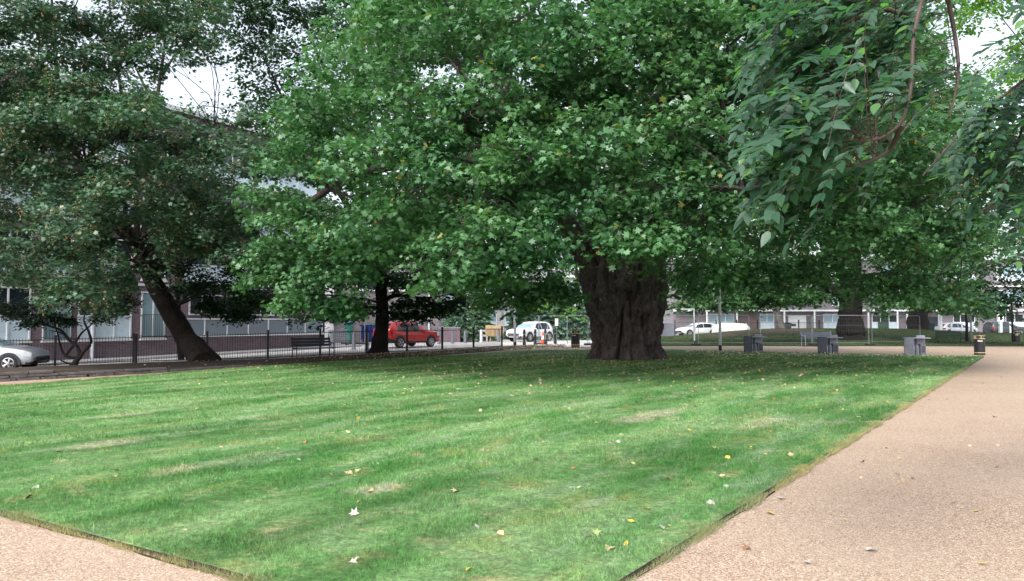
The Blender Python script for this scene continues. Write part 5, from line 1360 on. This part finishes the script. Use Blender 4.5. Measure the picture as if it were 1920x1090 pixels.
# staked young tree
p = G(1813, 645); p.z = .05; r_ = thing('staked_sapling', 'young tree with a dark stem and two timber stakes right of the green bench', 'tree', p)
mb = MB(); mb.tube([(0, 0, 0), (.02, 0, 1.5), (0, 0, 3.2), (.05, 0, 5.2)], [.11, .09, .08, .04], 10); mb.build('trunk', M['bark2'], r_, True)
for dx in (.26, .34): MB().tube([(dx, -.1, 0), (dx-.06, -.1, 1.9)], .03, 6).build('stake', M['wood_grey'], r_)
MB().box((.14, -.1, 1.5), (.36, .04, .05)).build('tie', M['rubber'], r_)
lob_ = [(0, 0, 4.2, .9, .7), (.6, 0, 5.2, .9, .7), (-.6, .2, 5.2, .9, .7), (.2, .3, 6, .9, .7), (.9, .1, 4.3, .6, .4)]
ps_, nn_, tt_, zz_ = lobe_leaves(lob_, 26, 18, .17, .2); leaves('crown', ps_, nn_, tt_, zz_, 'simple', M['plane'], r_, (0, 0, 0))
p = G(1899, 645.5); p.z = .02; r_ = thing('timber_stake', 'tall dark timber post beside the bin at the right edge', 'post', p)
MB().box((0, 0, 1.5), (.10, .10, 3.0), .3, .01).build('post', M['bark2'], r_); MB().box((0, 0, 1.62), (.14, .14, .06), .3, .01).build('collar', M['rubber'], r_)

# ------------------------------------------------------------------ temporary mesh fencing, each panel a thing
GP = 'temporary wire mesh fence panels round the mound and street'
def panel(px0, px1, Y_, label, rz=0.0):
    x0, x1 = XY(px0, Y_)[0], XY(px1, Y_)[0]; L = x1-x0; r_ = thing('site_fence', label, 'fence panel', (x0, Y_, 0), rz, GP)
    mb = MB(); H = 2.0; c = .12
    pts = [(0, 0, .10), (0, 0, H-c), (c*.3, 0, H-c*.3), (c, 0, H), (L-c, 0, H), (L-c*.3, 0, H-c*.3), (L, 0, H-c), (L, 0, .10)]
    mb.tube(pts, .017, 6); mb.tube([(0, 0, .2), (L, 0, .2)], .013, 5); mb.tube([(0, 0, 1.35), (L, 0, 1.35)], .005, 4)
    mb.build('frame', M['galv'], r_)
    mw = MB(); n = int(L/.11)
    for i in range(1, n): x = L*i/n; mw.tube([(x, 0, .2), (x, 0, H-.02)], .0011, 3, False)
    for j in range(1, 7): mw.tube([(0, 0, .2+j*.26), (L, 0, .2+j*.26)], .0011, 3, False)
    mw.build('mesh', M['galv'], r_); return r_
def foot(px, Y_, label): 
    r_ = thing('fence_weight', label, 'fence foot', (XY(px, Y_)[0], Y_, .0), 0, 'rubber fence feet'); MB().box((0, 0, .075), (.62, .24, .13), 0, .03).build('block', M['rubber'], r_)
    mb = MB(); mb.tube([(-.05, 0, .14), (-.05, 0, .17)], .03, 8); mb.tube([(.05, 0, .14), (.05, 0, .17)], .03, 8); mb.build('sockets', M['trim'], r_)
panel(1004, 1063, 54, 'mesh fence panel behind the small white notice'); panel(1064, 1102, 50.5, 'narrow looking mesh fence panel behind the bin left of the trunk', R(8))
panel(1104, 1198, 50, 'mesh fence panel running behind the huge trunk on its left side'); panel(1204, 1300, 49.2, 'mesh fence panel coming out from behind the trunk on its right side')
panel(1309, 1404, 49, 'mesh fence panel between the two grey posts, right of the trunk'); panel(1425, 1521, 49.3, 'mesh fence panel behind the first concrete table')
panel(1523, 1628, 49.2, 'mesh fence panel behind the middle concrete table and the mound tree'); panel(1634, 1724, 52.5, 'mesh fence panel right of the mound tree trunk')
foot(1103, 50.2, 'black rubber foot of the mesh fence left of the huge trunk'); foot(1304, 49.1, 'black rubber foot of the mesh fence beside the grey post'); foot(1631, 49.5, 'black rubber foot of the mesh fence by the mound tree'); foot(1522, 49.2, 'rubber foot of the mesh fence left of the middle concrete table')

# ------------------------------------------------------------------ things beyond the railings in the middle
r_ = thing('container', 'dark blue container with a green load behind the dark tree trunk', 'container', (*XY(696, 55), 0), R(8))
MB().box((0, 0, .78), (1.35, 1.1, 1.0), 0, .03).build('body', M['blue'], r_); MB().box((0, 0, .18), (1.2, .95, .18), 0, .02).build('base', M['trim'], r_)
mb = MB()
for i in range(6): mb.box((-.56+i*.22, -.565, .78), (.05, .04, .9))
mb.build('ribs', M['blue'], r_); MB().box((0, 0, 1.31), (1.42, 1.17, .06), 0, .02).build('rim', M['blue'], r_)
ps_, nn_, tt_, zz_ = lobe_leaves([(-.1, 0, 1.35, .5, .2), (.3, 0, 1.4, .3, .2)], 24, 14, .10, .12); leaves('load', ps_, nn_, tt_, zz_, 'simple', M['spruce'], r_, (0, 0, 0))
r_ = thing('barrier_stack', 'leaning stack of galvanised metal barriers behind the end of the bench', 'barriers', (*XY(636, 50), 0), R(5)); mb = MB()
for k_ in range(7):
    t = k_*.13; dy = k_*.07; z0_ = .08+k_*.12; tilt = .06*k_
    for z_ in (z0_, z0_+.35-.03*k_): mb.tube([(-.75, dy, z_+.0), (.75-.05*k_, dy+.1, z_+tilt*.5)], .018, 5)
    for i in range(12): x = -.72+i*.12; mb.tube([(x, dy, z0_), (x, dy+.02, z0_+.33+tilt*.2)], .007, 4)
mb.build('bars', M['galv'], r_); mb = MB()
for x in (-.6, .5): mb.box((x, .3, .05), (.1, 1.0, .1))
mb.build('bearers', M['trim'], r_)
r_ = thing('hoop_rail', 'bent pale tube hoop standing in front of the pinkish brick building', 'rail', (*XY(663, 52.5), 0)); mb = MB()
mb.tube([(-.65, 0, 2.5), (.60, 0, 2.5), (.74, 0, 2.45), (.80, 0, 2.3), (.80, 0, .1)], .035, 8); mb.tube([(-.65, 0, 2.5), (-.65, 0, .1)], .03, 8); mb.build('tube', M['galv'], r_, True)
MB().box((.1, 0, .07), (1.9, .3, .10), 0, .02).build('foot', M['rubber'], r_)
x0, x1 = XY(824, 58)[0], XY(863, 58)[0]
r_ = thing('low_brick_wall', 'low weathered brick wall right of the red car', 'wall', (x0, 58, 0)); MB().box(((x1-x0)/2, .15, .55), (x1-x0, .3, 1.1)).build('brickwork', M['brick'], r_)
MB().box(((x1-x0)/2, .15, 1.13), (x1-x0+.06, .36, .07), 0, .015).build('coping', M['conc'], r_)
mb = MB(); x1 = XY(960, 61)[0]; x0 = XY(866, 61)[0]
r_ = thing('white_rail', 'low two-bar white rail in front of the spruces', 'fence', (x0, 61, 0))
for i in range(5): mb.box(((x1-x0)*i/4*.5, 0, .5), (.10, .10, 1.0))
mb.build('posts', M['white'], r_); mb = MB(); mb.box(((x1-x0)*.25, -.06, .85), ((x1-x0)*.5, .04, .16)); mb.box(((x1-x0)*.25, -.06, .45), ((x1-x0)*.5, .04, .16)); mb.build('rails', M['white'], r_)
r_ = thing('timber_planter', 'slatted pale timber planter box on legs left of the white car', 'planter', (*XY(927, 59.5), 0))
mb = MB()
for i in range(12): mb.box((-.62+i*.113, -.3, .86), (.095, .025, .86), 0, .004); mb.box((-.62+i*.113, .3, .86), (.095, .025, .86), 0, .004)
for i in range(5):
    for s_ in (-.68, .68): mb.box((s_, -.24+i*.12, .86), (.025, .1, .86))
mb.build('slats', M['wood'], r_)
for x in (-.3, .3): MB().box((x, 0, .22), (.12, .3, .42)).build('leg', M['wood'], r_)
MB().box((0, 0, 1.22), (1.3, .56, .05)).build('soil', M['soil'], r_)
r_ = thing('street_railings', 'dark spindly railing behind the white car and the planter', 'fence', (*XY(940, 68), 0)); mb = MB(); L = 9.0
for i in range(60): mb.tube([(i*L/60, 0, 0), (i*L/60, 0, 1.2)], .012, 4)
mb.build('bars', M['trim'], r_); mb = MB(); mb.tube([(0, 0, 1.15), (L, 0, 1.15)], .022, 5); mb.tube([(0, 0, .15), (L, 0, .15)], .022, 5); mb.build('rails', M['trim'], r_)
r_ = thing('terrace_railings', 'dark metal railing in front of the terrace behind the sheeted heap', 'fence', (*XY(1265, 86), 0)); mb = MB(); L = 19.0
for i in range(130): mb.tube([(i*L/130, 0, 0), (i*L/130, 0, 1.5)], .012, 4)
for i in range(9): mb.box((i*L/8, 0, .85), (.12, .12, 1.9))
mb.build('bars', M['black'], r_); mb = MB(); mb.tube([(0, 0, 1.45), (L, 0, 1.45)], .025, 5); mb.tube([(0, 0, .15), (L, 0, .15)], .025, 5); mb.build('rails', M['black'], r_)
x0, x1 = XY(1218, 70)[0], XY(1290, 70)[0]
r_ = thing('grey_wall', 'low grey block wall just right of the huge trunk', 'wall', (x0, 76, 0)); MB().box(((x1-x0)/2, .15, .7), (x1-x0, .3, 1.4)).build('blockwork', M['conc'], r_); MB().box(((x1-x0)/2, .15, 1.43), (x1-x0+.06, .36, .06)).build('coping', M['conc_pale'], r_)
r_ = thing('wheelie_bin', 'dark wheelie bin in front of the terrace beside the white garage door', 'bin', (*XY(1477, 84), .35)); MB().box((0, 0, .5), (.55, .6, 1.0), 0, .05).build('body', M['bin_grey'], r_); MB().box((0, -.02, 1.04), (.6, .68, .08), .0, .02).build('lid', M['trim'], r_)
# ------------------------------------------------------------------ fallen leaves
def leaf_mesh(name, kind, curl):
    T, polys = TM[kind]; V = T.copy(); V[:, 2] += curl*(V[:, 0]*.7+V[:, 1]*.7)**2; V[:, 2] -= V[:, 2].min()
    me = bpy.data.meshes.new(name); me.from_pydata(V.tolist(), [], polys); me.update(); return me
base_ = {}
for c in ('yellow', 'brown', 'tan', 'pale', 'green', 'orange'):
    for j in range(3):
        me = leaf_mesh('fallen_leaf_%s_%d' % (c, j), ('plane', 'simple', 'lance')[j], (.8, .7, .4)[j]); me.materials.append(M['leaf_'+c]); base_[c, j] = me
cn = {'yellow': 'yellow', 'brown': 'brown', 'tan': 'tan brown', 'pale': 'whitish', 'green': 'pale green', 'orange': 'orange brown'}
def fallen(x, y, z, s, c, label, group, tilt=.35):
    o = link(bpy.data.objects.new('fallen_leaf', base_[c, random.randrange(3)])); o.location = (x, y, z); o.scale = (s, s, s)
    o.rotation_euler = (random.gauss(0, tilt), random.gauss(0, tilt), random.uniform(0, 6.28)); tag(o, label, 'fallen leaf', group); return o
ZL = .060
named = [(658, 886, .085, 'tan', 'large curled tan leaf on the near lawn, left of centre'), (694, 920, .08, 'tan', 'tan leaf on the lawn just below the large curled one'), (660, 1054, .075, 'pale', 'whitish crumpled leaf at the bottom edge of the lawn'),
         (873, 1067, .075, 'yellow', 'yellow and white leaf at the very bottom of the lawn'), (895, 989, .06, 'pale', 'upright whitish leaf on the near lawn below centre'), (1158, 829, .07, 'pale', 'long whitish leaf on the lawn below the huge trunk'),
         (1187, 977, .065, 'yellow', 'bright yellow curled leaf near the cut edge of the lawn'), (1216, 952, .06, 'yellow', 'pale yellow leaf just above the bright yellow curled one'), (1173, 1020, .055, 'yellow', 'yellow leaf on the lawn nearest to the bottom of the path edge'),
         (1077, 968, .05, 'yellow', 'small yellow leaf on the near lawn left of the bright curled one'), (350, 991, .07, 'tan', 'tan leaf lying near the left cut edge of the lawn'), (870, 838, .05, 'orange', 'small orange leaf in the middle of the lawn'),
         (1547, 796, .07, 'orange', 'orange brown leaf on the lawn by the path edge, half way up'), (645, 860, .06, 'orange', 'orange leaf above the large curled tan one'), (741, 917, .05, 'orange', 'tiny dark orange leaf beside the tan one'), (345, 897, .05, 'yellow', 'yellow leaf on the lawn at the left'),
         (96, 898, .05, 'yellow', 'yellow orange leaf far left on the near lawn'), (408, 798, .06, 'orange', 'orange leaf on the left lawn'), (670, 940, .05, 'yellow', 'yellowish leaf on the near lawn below the two tan ones'), (676, 981, .055, 'orange', 'orange tan leaf low on the near lawn'),
         (1438, 850, .06, 'yellow', 'yellow leaf on the lawn a little left of the path edge'), (709, 870, .045, 'pale', 'small white leaf on the lawn right of the curled tan one'), (1100, 803, .06, 'pale', 'pale leaf at the left end of the straw patch'), (1360, 828, .05, 'yellow', 'thin yellow leaf right of the long whitish leaf')]
for px, py, s, c, lb in named:
    p = G(px, py, .05); fallen(p.x, p.y, p.z-.008, s*.8, c, lb, 'fallen leaves on the near lawn')
pathn = [(1467, 934, .06, 'pale', 'whitish leaf on the path near the lawn edge'), (1443, 962, .06, 'yellow', 'yellow leaf on the path below the whitish one'), (1630, 1031, .065, 'pale', 'long pale leaf on the path at the bottom right'), (1836, 1056, .06, 'yellow', 'yellow leaf at the bottom right corner of the path'),
         (1615, 867, .05, 'brown', 'brown leaf in the middle of the path'), (1712, 898, .04, 'pale', 'small pale leaf in the middle of the path'), (1403, 1028, .05, 'brown', 'dark brown scrap on the near path'), (1515, 1056, .04, 'pale', 'tiny pale leaf at the bottom of the path'), (1688, 860, .045, 'tan', 'tan leaf on the path right of the brown one'),
         (1778, 749, .06, 'brown', 'brown leaf on the far path, right of its middle'), (1743, 750, .06, 'brown', 'brown leaf on the far path beside the lawn edge'), (1866, 783, .06, 'brown', 'brown leaf far up the path near the right edge'), (1826, 815, .05, 'tan', 'small tan leaf up the path'), (370, 1018, .07, 'pale', 'pale leaf on the path in the bottom left corner')]
for px, py, s, c, lb in pathn:
    p = G(px, py, .012); fallen(p.x, p.y, p.z, s, c, lb, 'fallen leaves on the path', .12)
cnt = 0
zones = [('on the sunny left part of the lawn', lambda px, py: px < 620 and py > 700, 34), ('scattered over the middle of the lawn', lambda px, py: 620 <= px < 1250 and py > 745, 46), ('on the right part of the lawn towards the path', lambda px, py: px >= 1250 and py > 735, 40),
         ('in the shade under the huge plane tree', lambda px, py: py <= 745 and px > 620, 130)]
for zn, fz, want in zones:
    got = 0
    while got < want:
        px = random.uniform(0, 1840); py = random.uniform(664, 1060) if 'shade' not in zn else random.uniform(668, 745)
        if not fz(px, py): continue
        if 'shade' not in zn and random.random() < (py-700)/420: continue
        p = G(px, py, .05)
        if not in_poly(np.array([p.x]), np.array([p.y]), LAWN, .15)[0]: continue
        c = random.choice(['yellow', 'tan', 'tan', 'pale', 'orange', 'brown', 'green'] if 'shade' not in zn else ['tan', 'tan', 'brown', 'yellow', 'pale', 'orange'])
        fallen(p.x, p.y, p.z-.006, random.uniform(.04, .07), c, 'small %s leaf %s' % (cn[c], zn), 'fallen leaves lying '+zn); got += 1
# the uncountable rest
def litter(name, X, Y, Z, s, m, label):
    n = len(X); ps = np.stack([X, Y, Z], 1); o = leaves(name, ps, rng.normal(size=(n, 3))*.35+np.array([0, 0, 1.]), rng.normal(size=(n, 3)), rng.uniform(.55, 1, n)*s, 'simple', m, None, (0, 0, 0))
    tag(o, label, 'leaf litter', None, 'stuff'); return o
M['litter'] = leaf_mat('leaf litter', (.16, .11, .07), (.55, .46, .33), (.6, .45, .1), .1, .1)
M['litter_pale'] = leaf_mat('pale leaf litter', (.35, .28, .2), (.75, .70, .62), (.6, .45, .1), .05, .1)
rr = rng.normal(size=(3800, 2))*np.array([7.5, 5.5])+np.array([TX, TY-3.0]); ok = in_poly(rr[:, 0], rr[:, 1], LAWN, .1); rr = rr[ok]
litter('leaf_litter', rr[:, 0], rr[:, 1], np.full(len(rr), .062), .075, M['litter'], 'thin leaf litter on the grass round the huge trunk')
rr = rng.uniform(0, 1, size=(1500, 2)); X = 9+rr[:, 0]*13; Y = 33+rr[:, 1]*7; ok = in_poly(X, Y, LAWN, .1)
litter('leaf_litter', X[ok], Y[ok], np.full(ok.sum(), .062), .08, M['litter_pale'], 'pale leaf litter along the far right part of the lawn')
t = rng.uniform(0, 1, 5200)**.8; vv = rng.uniform(0, 1, 5200); X = []; Y = []; Z = []
for a, b in zip(t, vv):
    p = along(NEAR, .15+.85*a).lerp(along(farl, .15+.85*a), b*.95); X.append(p.x); Y.append(p.y); Z.append(p.z*.5+g(p.x)*.5+.11*math.sin(math.pi*b)+.03)
X = np.array(X); Y = np.array(Y); Z = np.array(Z); k_ = rng.uniform(0, 1, len(X)) < np.clip((Y-28)/14, .08, 1)
litter('leaf_litter', X[k_], Y[k_], Z[k_], .07, M['litter'], 'brown leaf litter over the bed along the railings')
X = rng.uniform(-2.5, 6.5, 1500); Y = rng.uniform(41.6, 46.5, 1500)
litter('leaf_litter', X, Y, np.full(1500, .03), .085, M['litter_pale'], 'pale leaf litter on the bright ground left of the huge trunk')
# thin leaves on the path edge and the strip by the bed
X, Y = screen_samples(260, 6, 40); ok = ~in_poly(X, Y, LAWN, -.1) & (X > 1); litter('path_litter', X[ok], Y[ok], np.full(ok.sum(), .014), .045, M['litter'], 'sparse dry leaf scraps on the path')
